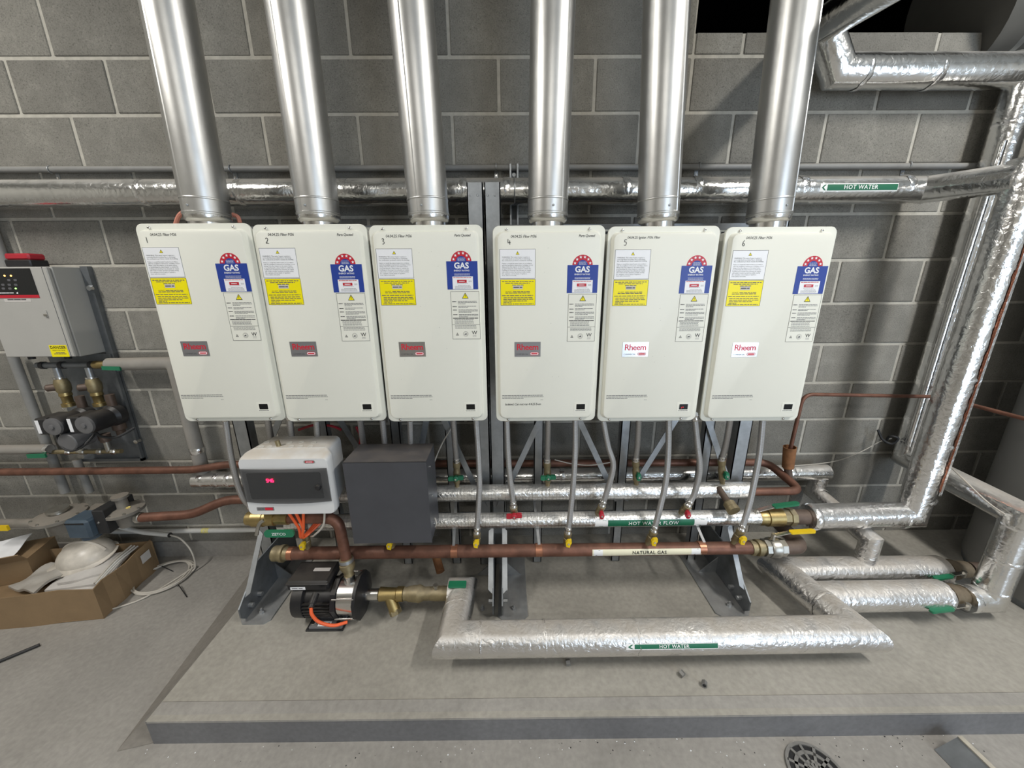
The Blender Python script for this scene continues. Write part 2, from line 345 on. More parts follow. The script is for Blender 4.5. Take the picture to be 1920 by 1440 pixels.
    def prism(s, poly, o, ex, ey, th, m, bev=0.):
        o, ex, ey = Vector(o), Vector(ex).normalized(), Vector(ey).normalized(); n = ex.cross(ey); k = len(poly)
        vs = [o+ex*x+ey*y for x, y in poly]+[o+ex*x+ey*y+n*th for x, y in poly]
        return s.add(vs, [tuple(reversed(range(k))), tuple(range(k, 2*k))]+[(i, (i+1) % k, k+(i+1) % k, k+i) for i in range(k)], m)
    def loft(s, rings, m, cap0=True, cap1=True):
        k = len(rings[0]); vs = [p for r in rings for p in r]; fs = []
        for i in range(len(rings)-1): fs += [(i*k+j, i*k+(j+1) % k, (i+1)*k+(j+1) % k, (i+1)*k+j) for j in range(k)]
        if cap0: fs.append(tuple(reversed(range(k))))
        if cap1: fs.append(tuple((len(rings)-1)*k+j for j in range(k)))
        return s.add(vs, fs, m)
    def flat(s, poly, o, ex, ey, m, off=0.):
        o, ex, ey = Vector(o), Vector(ex).normalized(), Vector(ey).normalized(); n = ex.cross(ey)
        return s.add([o+ex*x+ey*y+n*off for x, y in poly], [tuple(range(len(poly)))], m)
    def text(s, t, o, ex, ey, size, m, off=0., **k):
        g = text_geo(t, size, **k); o, ex, ey = Vector(o), Vector(ex).normalized(), Vector(ey).normalized(); n = ex.cross(ey)
        if g[0]: s.add([o+ex*x+ey*y+n*off for x, y in g[0]], g[1], m)
        return s
    def words(s, x0, x1, y, h, o, ex, ey, m, off, rnd, gap=.0022):
        x = x0
        while x < x1-h:
            w = min(rnd.uniform(2.2, 7)*h, x1-x); s.flat([(x, y-h/2), (x+w, y-h/2), (x+w, y+h/2), (x, y+h/2)], o, ex, ey, m, off); x += w+gap
        return s
    def wrap(s, geo, x0, yc, zc, r, phi, m):
        vs, fs = geo; s.add([(x0+u, yc-r*math.cos(phi+v/r), zc+r*math.sin(phi+v/r)) for u, v in vs], fs, m); return s
    def build(s, name, parent=None, loc=None, smooth=True):
        org = ORG.get(parent.name, Vector((0, 0, 0))) if parent else (Vector(loc) if loc is not None else Vector((0, 0, 0)))
        me = bpy.data.meshes.new(name); me.from_pydata([tuple(Vector(v)-org) for v in s.v], [], s.f)
        for k in s.mats: me.materials.append(MATS[k])
        me.polygons.foreach_set('material_index', s.m)
        if any(u for u in s.uv):
            ul = me.uv_layers.new(name='uv'); i = 0
            for f, u in zip(s.f, s.uv):
                for j in range(len(f)):
                    if u: ul.data[i].uv = u[j]
                    i += 1
        if smooth:
            me.polygons.foreach_set('use_smooth', [True]*len(me.polygons)); me.set_sharp_from_angle(angle=R_(38))
        me.update()
        return link(name, me, parent, org)
ORG = {}
def link(name, me, parent=None, org=None):
    o = bpy.data.objects.new(name, me); COL.objects.link(o)
    if parent: o.parent = parent; ORG[o.name] = ORG.get(parent.name, Vector((0, 0, 0)))
    else: o.location = org or (0, 0, 0); ORG[o.name] = Vector(org or (0, 0, 0))
    return o
def thing(name, label, cat, loc, group=None):
    o = bpy.data.objects.new(name, None); COL.objects.link(o); o.location = loc; o.empty_display_size = .05; ORG[o.name] = Vector(loc)
    return tag(o, label, cat, group)
def tag(o, label, cat, group=None):
    o['label'] = label; o['category'] = cat
    if group: o['group'] = group
    return o
def struct(o): o['kind'] = 'structure'; return o
EX, EZ = (1, 0, 0), (0, 0, 1)
def grid_geo(w, h, nx=1, ny=6):
    vs = [(w*i/nx, h*j/ny) for j in range(ny+1) for i in range(nx+1)]
    return vs, [(j*(nx+1)+i, j*(nx+1)+i+1, (j+1)*(nx+1)+i+1, (j+1)*(nx+1)+i) for j in range(ny) for i in range(nx)]
def shift(g, du, dv): return [(u+du, v+dv) for u, v in g[0]], g[1]

# ------------------------------------------------------------------ the room
PZ, PY, PX = .105, -.915, .80      # plinth top, front, left side
XL, XR = -2.2, 6.4
OPX, OPZ = 2.8, 2.477              # opening at the top right of the wall
b = MB(); MX = .004
b.box((XL, MX, 0), (XR, .2, OPZ), 'mortar'); b.box((XL, MX, OPZ), (OPX, .2, CEIL), 'mortar')
wall = struct(b.build('wall_back'))
def blk_mesh(w, h):
    k = (round(w, 3), round(h, 3))
    if k not in BLK:
        m = MB(); m.box((0, 0, 0), (w, .03, h), 'block', .003); o = m.build('block', smooth=False); BLK[k] = o.data; bpy.data.objects.remove(o)
    return BLK[k]
BLK = {}
for row in range(14):
    z0 = row*.2
    x = -1.6 + (.2 if row % 2 == 0 else 0)
    while x < 5.2-1e-6:
        a, c, h = x+.0065, x+.3935, .187
        if row >= 12 and c > OPX:
            if row > 12:
                if a >= OPX-.01: break
                c = OPX-.002
            else:
                if a < OPX-.01:
                    o = link('block', blk_mesh(OPX-.005-a, .19), wall); o.location = (a, random.uniform(-.0015, .0015), z0+.0065); a = OPX+.005
                h = OPZ-z0-.005
        o = link('block', blk_mesh(c-a, h), wall); o.location = (a, random.uniform(-.0015, .0015), z0+.0065)
        x += .4
b = MB(); b.box((XL, REAR-.2, -.1), (XR, .2, 0), 'floor_grey'); floor = struct(b.build('floor'))
b = MB()
b.add([(PX, 0, 0), (PX, PY, 0), (XR, PY-.03, 0), (XR, 0, 0), (PX, 0, PZ), (PX, PY, PZ), (XR, PY-.03, PZ), (XR, 0, PZ)], [(4, 5, 6, 7)], 'plinth_top')
b.add([(PX, 0, 0), (PX, PY, 0), (XR, PY-.03, 0), (XR, 0, 0), (PX, 0, PZ), (PX, PY, PZ), (XR, PY-.03, PZ), (XR, 0, PZ)], [(1, 2, 6, 5), (0, 1, 5, 4), (2, 3, 7, 6), (3, 2, 1, 0), (0, 4, 7, 3)], 'plinth_face')
pl = b.build('plinth', smooth=False); struct(pl)
b = MB(); b.add([(PX+.004, PY-.001, PZ-.002), (XR, PY-.031, PZ-.002), (XR, PY+.028, PZ+.0035), (PX+.004, PY+.058, PZ+.0035), (PX+.004, PY+.062, PZ), (XR, PY+.032, PZ), (PX+.004, PY-.001, PZ-.006), (XR, PY-.031, PZ-.006)], [(0, 1, 2, 3), (3, 2, 5, 4), (6, 7, 1, 0)], 'floor_grey'); struct(b.build('trim_2', smooth=False))
b = MB()   # low sloping strip beside the plinth, darker than the floor
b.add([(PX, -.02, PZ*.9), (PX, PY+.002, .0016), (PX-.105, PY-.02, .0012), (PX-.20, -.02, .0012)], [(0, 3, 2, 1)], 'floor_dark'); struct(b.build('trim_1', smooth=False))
b = MB(); b.box((-2.2, -.012, .0), (PX, 0, .1), 'floor_grey'); struct(b.build('baseboard_back'))
b = MB(); b.box((XL-.2, REAR, 0), (XL, .2, CEIL), 'plain_wall'); struct(b.build('wall_left'))
b = MB(); b.box((XR, REAR, 0), (XR+.2, .2, CEIL), 'plain_wall'); struct(b.build('wall_right'))
b = MB(); b.box((XL-.2, REAR-.2, 0), (DOOR[0], REAR, CEIL), 'plain_wall'); b.box((DOOR[1], REAR-.2, 0), (XR+.2, REAR, CEIL), 'plain_wall'); b.box((DOOR[0], REAR-.2, 2.7), (DOOR[1], REAR, CEIL), 'plain_wall'); struct(b.build('wall_rear'))
b = MB(); b.box((XL-.2, REAR-.2, CEIL), (XR+.2, .2, CEIL+.15), 'ceiling_paint'); struct(b.build('ceiling'))
b = MB(); b.box((OPX-.4, 2.4, 1.8), (XR+.2, 2.6, CEIL), 'void_shade_black'); b.box((OPX-.4, .2, 1.8), (OPX-.2, 2.6, CEIL), 'void_shade_black'); b.box((XR, .2, 1.8), (XR+.2, 2.6, CEIL), 'void_shade_black'); b.box((OPX-.4, .2, 1.7), (XR+.2, 2.6, 1.8), 'void_shade_black')
b.box((OPX-.4, .2, CEIL), (XR+.2, 2.6, CEIL+.15), 'void_shade_black'); struct(b.build('wall_void_shade'))
for i, ((x, y), pw) in enumerate(zip(TUBES, TUBE_POWER)):
    t = thing('ceiling_light', ['fluorescent batten on the ceiling towards the left', 'fluorescent batten on the ceiling towards the right', 'fluorescent batten on the ceiling behind the viewer'][i], 'ceiling light', (x, y, CEIL), 'ceiling battens')
    along = (i < 2)
    b = MB(); hx, hy = (.06, .62) if along else (.62, .06); b.box((x-hx, y-hy, CEIL-.06), (x+hx, y+hy, CEIL), 'lamp_white', .006); b.build('housing', t)
    for s in (-1, 1):
        b = MB(); d = V(s*.035, 0, 0) if along else V(0, s*.035, 0); e = V(0, .6, 0) if along else V(.6, 0, 0); c = V(x, y, CEIL-.085)+d; b.cyl(c-e, c+e, .013, 'tube_light', seg=10); b.build('tube', t)
    l = area_light('batten_light', (x, y, CEIL-.115), (x, y, 0), .16 if along else 1.2, 1.2 if along else .16, pw, (1, .965, .90))
    l.parent = t; l.matrix_parent_inverse = Matrix.Translation(-Vector((x, y, CEIL)))

# ------------------------------------------------------------------ water heaters (local frame: x right, y into the wall, z up from the base of the cover)
HW, HH, HY = .374, .689, -.5
HX = [1.0005, 1.3790, 1.7605, 2.1680, 2.5515, 2.9440]
HZ = [1.0180, 1.0130, 1.0085, 1.0045, 1.0000, .9955]
PAN = .019
def h4(cx, cy):           # pixel of a close-up of heater 4 -> local (x, z) on its front pan
    p = P(910+cx*.27778, 400+cy*.27778, Y=HY-PAN); return (p.x-HX[3], p.z-HZ[3])
HM = {}
def hpart(name, fn):
    m = MB(); fn(m); o = m.build(name); me = o.data; bpy.data.objects.remove(o); HM[name] = me
FO = (0, -PAN, 0)
def ring(poly, y): return [(x, y, z) for x, z in poly]
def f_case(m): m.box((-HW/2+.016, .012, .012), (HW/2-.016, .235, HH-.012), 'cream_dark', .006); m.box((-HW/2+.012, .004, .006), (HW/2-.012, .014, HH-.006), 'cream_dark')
def f_cover(m):
    c = (0, HH/2)
    m.loft([ring(rrect(HW, HH, .022, 6, *c), .008), ring(rrect(HW, HH, .022, 6, *c), .001), ring(rrect(HW-.003, HH-.003, .0205, 6, *c), -.0006)], 'cream', True, False)
    x0, x1, z0, z1 = -HW/2+.013, HW/2-.015, .016, HH-.0195
    def rr(d, y): return ring(rrect(x1-x0-2*d, z1-z0-2*d, .02, 6, (x0+x1)/2, (z0+z1)/2), y)
    m.loft([ring(rrect(HW-.003, HH-.003, .0205, 6, *c), -.0006), rr(-.0015, -.0006), rr(0, -.003), rr(.003, -PAN+.004), rr(.0045, -PAN+.0012), rr(.008, -PAN)], 'cream', False, True)
def quad(a, b, inset=0.): return [(a[0]+inset, b[1]+inset), (b[0]-inset, b[1]+inset), (b[0]-inset, a[1]-inset), (a[0]+inset, a[1]-inset)]
def sheet(m, a, b, mt, off=.0004, th=.0004):
    m.prism(quad(a, b), (0, -PAN-off+th, 0), EX, EZ, th, mt)
def border(m, a, b, w, mt, off):
    x0, z1, x1, z0 = a[0], a[1], b[0], b[1]
    for q in (((x0, z1), (x1, z1-w)), ((x0, z0+w), (x1, z0)), ((x0, z1), (x0+w, z0)), ((x1-w, z1), (x1, z0))): m.flat(quad(*q), FO, EX, EZ, mt, off)
def tri(m, cx, cz, s, off):
    m.flat([(cx-s*.58, cz-s/2), (cx+s*.58, cz-s/2), (cx, cz+s/2)], FO, EX, EZ, 'ink', off); k = .76
    m.flat([(cx-s*.58*k, cz-s/2+s*.10), (cx+s*.58*k, cz-s/2+s*.10), (cx, cz+s*.32)], FO, EX, EZ, 'label_yellow', off+.0002)
    m.text('!', (cx, -PAN, cz-s*.06), EX, EZ, s*.55, 'ink', off+.0004, bold=.03)
wa, wb = h4(96, 242), h4(337, 440)
def f_warn(m): sheet(m, wa, wb, 'label_white')
def f_warn_p(m):
    border(m, wa, wb, .0009, 'ink', .0006); cx = (wa[0]+wb[0])/2; tri(m, cx, h4(0, 269)[1], .0105, .0006)
    x0 = h4(113, 340)[0]
    l1 = 'WARNING: This water heater requires a\ncorrectly fitted secondary flue to discharge\nthe combustion products outside the building.'
    l2 = 'Failure to install this water heater in accordance\nwith the installation instructions, including correct\nfitting of the flue adaptor to the water heater,\nproperly fixing the water heater to outside the\nbuilding and ensuring it has adequate air supply,\nwill result in unsafe operation possibly causing\nfire, asphyxia, serious injury or appliance\nfrom carbon monoxide.'
    m.text(l1, (x0, -PAN, h4(0, 309)[1]), EX, EZ, .0054, 'ink', .0006, align='LEFT', res=1, line=1.)
    m.text(l2, (x0, -PAN, h4(0, 381)[1]), EX, EZ, .00505, 'ink', .0006, align='LEFT', res=1, line=1.08)
ya, yb = h4(101, 447), h4(337, 620)
def f_yel(m): sheet(m, ya, yb, 'label_yellow')
def f_yel_p(m):
    border(m, ya, yb, .0009, 'ink', .0006); rn = random.Random(3); o = FO
    def ln(cy, c0, c1, h=.0022, mt='ink_grey'): m.words(h4(c0, cy)[0], h4(c1, cy)[0], h4(600, cy)[1], h, o, EX, EZ, mt, .0006, rn)
    ln(458, 112, 325); ln(469, 135, 300); ln(481, 180, 258)
    q = (h4(186, 488), h4(253, 512)); m.flat(quad(*q), o, EX, EZ, 'paper', .0006); ln2 = h4(220, 500)[1]
    m.words(h4(190, 500)[0], h4(249, 500)[0], ln2, .0035, o, EX, EZ, 'ink_grey', .0008, rn)
    m.text('DO NOT', (h4(157, 526)[0], -PAN, h4(600, 526)[1]), EX, EZ, .0048, 'ink', .0006, bold=.01, res=1); ln(526, 185, 300); ln(535, 135, 300)
    ln(552, 112, 322); ln(566, 122, 325); ln(577, 122, 325); ln(588, 122, 280); ln(598, 122, 175); ln(608, 118, 325)
ea, eb = h4(555, 350), h4(754, 537); ecx = h4(656, 350)[0]; er = (h4(725, 350)[0]-h4(588, 350)[0])/2
def f_energy(m):
    m.prism(circle(er, 24, ecx, ea[1]-.001, 0, 180), (0, -PAN, 0), EX, EZ, .0004, 'label_red')
    sheet(m, ea, eb, 'label_blue', .0005, .0004)
def f_energy_p(m):
    o = FO
    m.flat(circle(er*.52, 20, ecx, ea[1]-.0012, 0, 180), o, EX, EZ, 'label_blue', .0007)
    for i in range(6):
        a = R_(14+152*i/5); cx, cz = ecx+er*.77*math.cos(a), ea[1]+er*.77*math.sin(a)
        for k in range(5):
            t = R_(90+72*k); t1, t2 = t-R_(36), t+R_(36); ro, ri = er*.155, er*.066
            m.flat([(cx, cz), (cx+ri*math.cos(t1), cz+ri*math.sin(t1)), (cx+ro*math.cos(t), cz+ro*math.sin(t)), (cx+ri*math.cos(t2), cz+ri*math.sin(t2))], o, EX, EZ, 'label_white', .0007)
    m.text('GAS', (ecx, -PAN, h4(0, 385)[1]), EX, EZ, .0265, 'label_white', .0008, bold=.03, res=3)
    m.text('ENERGY RATING', (ecx, -PAN, h4(0, 417)[1]), EX, EZ, .0068, 'label_white', .0008, bold=.02)
    rn = random.Random(5)
    for cy in (329, 338, 346): m.words(h4(632, cy)[0], h4(682, cy)[0], h4(600, cy)[1], .0011, o, EX, EZ, 'label_white', .0009, rn, .0008)
    for cy in (434, 442): m.words(h4(603, cy)[0], h4(708, cy)[0], h4(600, cy)[1], .0013, o, EX, EZ, 'label_white', .0008, rn, .0008)
    q0, q1 = h4(588, 452), h4(721, 535); m.flat(quad(q0, q1), o, EX, EZ, 'label_white', .0007)
    m.flat(quad(h4(618, 474), h4(681, 493)), o, EX, EZ, 'label_red', .0009); m.words(h4(630, 484)[0], h4(668, 484)[0], h4(600, 484)[1], .0022, o, EX, EZ, 'label_white', .0011, rn, .0006)
    m.words(h4(594, 459)[0], h4(714, 459)[0], h4(600, 459)[1], .0020, o, EX, EZ, 'label_red', .0009, rn, .001)
    for cy, c0, c1 in ((482, 694, 714), (488, 694, 714), (499, 616, 690), (511, 622, 700), (517, 600, 708), (523, 600, 708), (529, 600, 708)): m.words(h4(c0, cy)[0], h4(c1, cy)[0], h4(600, cy)[1], .0009, o, EX, EZ, 'ink_grey', .0009, rn, .0008)
ca, cb = h4(561, 545), h4(736, 863)
def f_caut(m): m.prism(rrect(cb[0]-ca[0], ca[1]-cb[1], .003, 3, (ca[0]+cb[0])/2, (ca[1]+cb[1])/2), (0, -PAN, 0), EX, EZ, .0004, 'cream')
def f_caut_p(m):
    o = FO; border(m, ca, cb, .0009, 'ink', .0006); cx = (ca[0]+cb[0])/2; tri(m, cx+.001, h4(0, 578)[1], .0195, .0006); rn = random.Random(9)
    for cy, c0, c1 in ((612, 605, 733), (620, 605, 733), (628, 605, 655), (644, 605, 728), (652, 605, 670), (668, 605, 733), (676, 605, 733), (684, 605, 690), (699, 605, 733), (708, 605, 733), (715, 605, 665)):
        m.words(h4(c0, cy)[0], h4(c1, cy)[0], h4(600, cy)[1], .0017, o, EX, EZ, 'ink_grey', .0006, rn, .001)
    for cy in (613, 646, 669, 700): m.words(h4(567, cy)[0], h4(595, cy)[0], h4(600, cy)[1], .0022, o, EX, EZ, 'ink', .0006, rn, .0006)
    m.words(h4(564, 724)[0], h4(733, 724)[0], h4(600, 724)[1], .0026, o, EX, EZ, 'ink', .0006, rn, .0008)
    for cy in (734, 742, 750, 758, 775, 783, 791): m.words(h4(573, cy)[0], h4(rn.choice((700, 715, 728)), cy)[0], h4(600, cy)[1], .0015, o, EX, EZ, 'ink_grey', .0006, rn, .001)
    m.flat(quad((ca[0], h4(600, 766)[1]), (cb[0], h4(600, 768)[1])), o, EX, EZ, 'ink', .0006)
    # three approval marks: triangle, ring emblem, W
    tx, tz = h4(584, 831); s = .0095
    m.flat([(tx-s*.55, tz-s*.42), (tx+s*.55, tz-s*.42), (tx, tz+s*.55)], o, EX, EZ, 'ink', .0006); m.flat([(tx-s*.34, tz-s*.27), (tx+s*.34, tz-s*.27), (tx, tz+s*.28)], o, EX, EZ, 'cream', .0008); m.flat([(tx-s*.16, tz-s*.2), (tx+s*.2, tz-s*.2), (tx, tz+s*.1)], o, EX, EZ, 'ink', .001)
    gx, gz = h4(640, 829)
    for r0, mt, of in ((.0092, 'ink', .0006), (.0086, 'cream', .0008), (.0068, 'ink', .001), (.0062, 'cream', .0012)): m.flat(circle(r0, 20, gx, gz), o, EX, EZ, mt, of)
    m.flat([(gx-.004, gz-.003), (gx+.003, gz-.003), (gx+.004, gz+.001), (gx+.001, gz+.003), (gx-.001, gz+.001), (gx-.004, gz)], o, EX, EZ, 'ink_grey', .0014)
    m.text('W', (h4(699, 823)[0], -PAN, h4(600, 823)[1]), EX, EZ, .0175, 'ink', .0006, bold=.01); 
    for cy in (840, 847): m.words(h4(686, cy)[0], h4(712, cy)[0], h4(600, cy)[1], .0009, o, EX, EZ, 'ink_grey', .0006, rn, .0006)
ba, bb = h4(197, 869), h4(372, 966)
def f_badge(m): sheet(m, ba, bb, 'badge_steel', .0010, .0010)
def f_badge2(m): sheet(m, ba, bb, 'badge_grey', .0010, .0010)
def f_badge_p(m):
    cx = (ba[0]+bb[0])/2; m.text('Rheem', (cx, -PAN, h4(0, 907)[1]), EX, EZ, .0300, 'brand_red', .0013, bold=.012, spacing=.90)
    m.text('COMMERCIAL', (h4(249, 948)[0], -PAN, h4(600, 948)[1]), EX, EZ, .0075, 'ink_grey', .0013, bold=.0, spacing=.88)
    px, pz = h4(331, 947); m.flat(rrect(.0310, .0118, .0058, 5, px, pz), FO, EX, EZ, 'brand_red', .0012); m.flat(rrect(.0285, .0092, .0045, 5, px, pz), FO, EX, EZ, 'label_white', .0014)
    m.words(px-.011, px+.011, pz, .0046, FO, EX, EZ, 'brand_red', .0016, random.Random(2), .0005)
def f_fine(m):
    rn = random.Random(11)
    for cy, c1 in ((1228, 392), (1238, 392), (1248, 258)): m.words(h4(114, cy)[0], h4(c1, cy)[0], h4(300, cy)[1], .0019, FO, EX, EZ, 'ink_grey', .0003, rn, .0012)
    m.words(h4(372, 1255)[0], h4(392, 1255)[0], h4(600, 1255)[1], .001, FO, EX, EZ, 'ink_grey', .0003, rn, .0006)
def f_disp(m):
    a, b2 = h4(600, 1276), h4(686, 1340); m.prism(rrect(b2[0]-a[0], a[1]-b2[1], .003, 3, (a[0]+b2[0])/2, (a[1]+b2[1])/2), (0, -PAN, 0), EX, EZ, .0006, 'cream')
    a, b2 = h4(615, 1288), h4(671, 1322); m.prism(rrect(b2[0]-a[0], a[1]-b2[1], .0012, 3, (a[0]+b2[0])/2, (a[1]+b2[1])/2), (0, -PAN, 0), EX, EZ, .0010, 'screen_black')
    m.words(h4(608, 1331)[0], h4(674, 1331)[0], h4(600, 1331)[1], .0016, FO, EX, EZ, 'ink_grey', .0009, random.Random(4), .0008)
def f_screw(m): m.lathe((0, 0, 0), (0, -1, 0), [(0, .0052), (.002, .0052), (.0035, .0042), (.0045, .002)], 'steel_bright', 10); m.box((-.0035, -.0048, -.0007), (.0035, -.0040, .0007), 'ink')
def f_brk(m): m.box((-.055, .205, HH-.014), (.055, .218, HH+.016), 'cream_dark'); [m.box((x-.006, .2043, HH+.000), (x+.006, .2049, HH+.009), 'ink') for x in (-.035, -.01, .02)]
def f_port(m): m.cyl((0, 0, .014), (0, 0, -.012), .013, 'brass_old', seg=12)
def f_lug(m): m.tube([(.008*math.cos(R_(a)), .2, -.012+.010*math.sin(R_(a))) for a in range(-250, 80, 30)], .002, 'galv', 6); m.cyl((0, .2, 0.014), (0, .2, -.004), .002, 'galv', seg=6)
for k, fn in dict(case=f_case, front_cover=f_cover, warning_label=f_warn, warning_print=f_warn_p, caution_label=f_yel, caution_print=f_yel_p, energy_label=f_energy, energy_print=f_energy_p, danger_label=f_caut, danger_print=f_caut_p, brand_badge=f_badge, brand_badge_dark_reflection=f_badge2, badge_lettering=f_badge_p, fine_print=f_fine, display=f_disp, screw=f_screw, mounting_bracket=f_brk, port=f_port, lug=f_lug).items(): hpart(k, fn)
STROKE = {'1': [[(.5, 1), (.55, 0)]], '2': [[(.1, .8), (.35, 1), (.7, .9), (.7, .65), (.1, .08), (.4, .12), (.9, 0)]], '3': [[(.15, .9), (.5, 1), (.75, .8), (.4, .55), (.8, .35), (.6, .05), (.2, .05)]],
          '4': [[(.15, 1), (.1, .35), (.95, .4)], [(.65, .75), (.68, 0)]], '5': [[(.85, 1), (.25, .97), (.2, .6), (.6, .62), (.75, .3), (.5, 0), (.1, .08)]], '6': [[(.6, 1), (.25, .6), (.2, .2), (.5, 0), (.75, .2), (.6, .42), (.25, .3)]]}
NUM = [('1', 250, 190), ('2', 0, 0), ('3', 0, 0), ('4', 0, 0), ('5', 0, 0), ('6', 0, 0)]
def numeral(m, ch, x, z, w, h):
    for st in STROKE[ch]:
        pts = spline([(x+u*w, -PAN-.0003, z+v*h) for u, v in st], 4) if len(st) > 2 and ch != '4' else [Vector((x+u*w, -PAN-.0003, z+v*h)) for u, v in st]
        for p, q in zip(pts, pts[1:]): m.bar(p, q, .0019, .0004, 'ink', (0, 0, 1) if abs((q-p).x) > abs((q-p).z) else (1, 0, 0))
NOTES = [['04.04.25: Filter M36', None], ['04.04.25: Filter M36', 'Parts Quoted'], ['04.04.25: Filter M36', 'Parts Quoted'], ['04.04.25: Filter M36', 'Parts Quoted'], ['04.04.25: Igniter. M36. Filter', None], ['04.04.25: Filter: M36', None]]
NPOS = [(130, 195, 158), (150, 200, 152), (140, 160, 158), (150, 185, 157), (150, 200, 160), (150, 185, 158)]
HL = ['white gas water heater marked 1, leftmost of the six', 'white gas water heater marked 2, between heaters 1 and 3', 'white gas water heater marked 3, left of the central steel posts',
      'white gas water heater marked 4, right of the central steel posts', 'white gas water heater marked 5, with a lit red display digit', 'white gas water heater marked 6, rightmost of the six']
SEGS = {'A': [((0, .5), (0, 1)), ((0, 1), (.6, 1)), ((.6, 1), (.6, .5))]}
heaters = []
for i in range(6):
    t = thing('water_heater', HL[i], 'water heater', (HX[i], HY, HZ[i]), 'six wall-hung water heaters'); heaters.append(t); ORG[t.name] = Vector((0, 0, 0))
    def L2(nm, key=None, par=None, loc=(0, 0, 0)):
        o = link(nm, HM[key or nm], par or t); o.location = loc; return o
    L2('case'); cv = L2('front_cover'); L2('mounting_bracket', loc=(-.105, 0, 0)); L2('mounting_bracket', loc=(.12, 0, 0))
    lw = L2('warning_label'); lw['label'] = 'white warning label'; L2('printing', 'warning_print', lw)
    ly = L2('caution_label'); ly['label'] = 'yellow caution label'; L2('printing', 'caution_print', ly)
    dz = .011 if i == 2 else 0
    le = L2('energy_label', loc=(.003 if i == 2 else 0, 0, dz)); le['label'] = 'blue and red gas energy rating label with stars'; L2('printing', 'energy_print', le)
    lc = L2('danger_label', loc=(.006 if i == 2 else 0, 0, dz*.7)); lc['label'] = 'warning label with yellow triangle and approval marks'; L2('printing', 'danger_print', lc)
    bd = L2('brand_badge', 'brand_badge_dark_reflection' if i in (0, 1, 3) else 'brand_badge'); bd['label'] = 'metal badge with red lettering'; L2('lettering', 'badge_lettering', bd)  # greyer steel on some badges paints in their darker reflection
    L2('fine_print'); ds = L2('display'); ds['label'] = 'small black display'
    for (cx, cz) in ((143, 108), (711, 106)): x, z = h4(cx, cz); L2('screw', loc=(x, -.0006, HH-.0125))
    for cx in (155, 648): L2('screw', loc=(h4(cx, 1390)[0], -.0006, .0085))
    for x in (-.150, .005, .108): L2('port', loc=(x, .11, 0))
    L2('lug', loc=(-.06, 0, 0))
    nx, ox, oz = NPOS[i]
    m = MB(); x, z = h4(nx, 212); numeral(m, str(i+1), x, z, .011, .0175); L = m.build('numeral', t)
    m = MB(); x, z = h4(170, oz); m.text(NOTES[i][0], (x, -PAN, z), EX, EZ, .0122 if i != 4 else .0112, 'ink', .0003, shear=.18, align='LEFT', bold=.0, spacing=.88)
    m.build('handwriting', t); m = MB()
    if NOTES[i][1]: x, z = h4(685, 152); m.text(NOTES[i][1], (x, -PAN, z), EX, EZ, .0112, 'ink', .0003, shear=.18, bold=.006, spacing=.86)
    if m.v: m.build('handwriting', t); m = MB()
    if i == 3: x, z = h4(132, 1290); m.text('Isolated. Can not run 4.4.25 B-on', (x, -PAN, z), EX, EZ, .0118, 'ink', .0003, shear=.2, align='LEFT', bold=.002, spacing=.86)
    if m.v: m.build('handwriting', t)
    if i == 4:
        m = MB(); x0, z0 = h4(636, 1316)
        for (a, c) in SEGS['A']: m.bar((x0+a[0]*.006, -PAN-.0014, z0+a[1]*.006), (x0+c[0]*.006, -PAN-.0014, z0+c[1]*.006), .0009, .0003, 'led_dim', (0, 0, 1) if a[1] == c[1] else (1, 0, 0))
        m.bar((x0-.004, -PAN-.0014, z0), (x0-.004, -PAN-.0014, z0+.006), .0009, .0003, 'led_dim'); m.build('digit', ds)
    if i in (2, 3, 4):
        rn = random.Random(20+i); m = MB()
        for k in range(9): x, z = h4(rn.uniform(180, 520), rn.uniform(230, 1150)); m.flat([(x+.0022*rn.uniform(.4, 1)*math.cos(R_(a)), z+.0016*rn.uniform(.4, 1)*math.sin(R_(a))) for a in range(0, 360, 45)], FO, EX, EZ, 'cream_dark', .0002)
        m.build('scuff_marks', t)['kind'] = 'stuff'

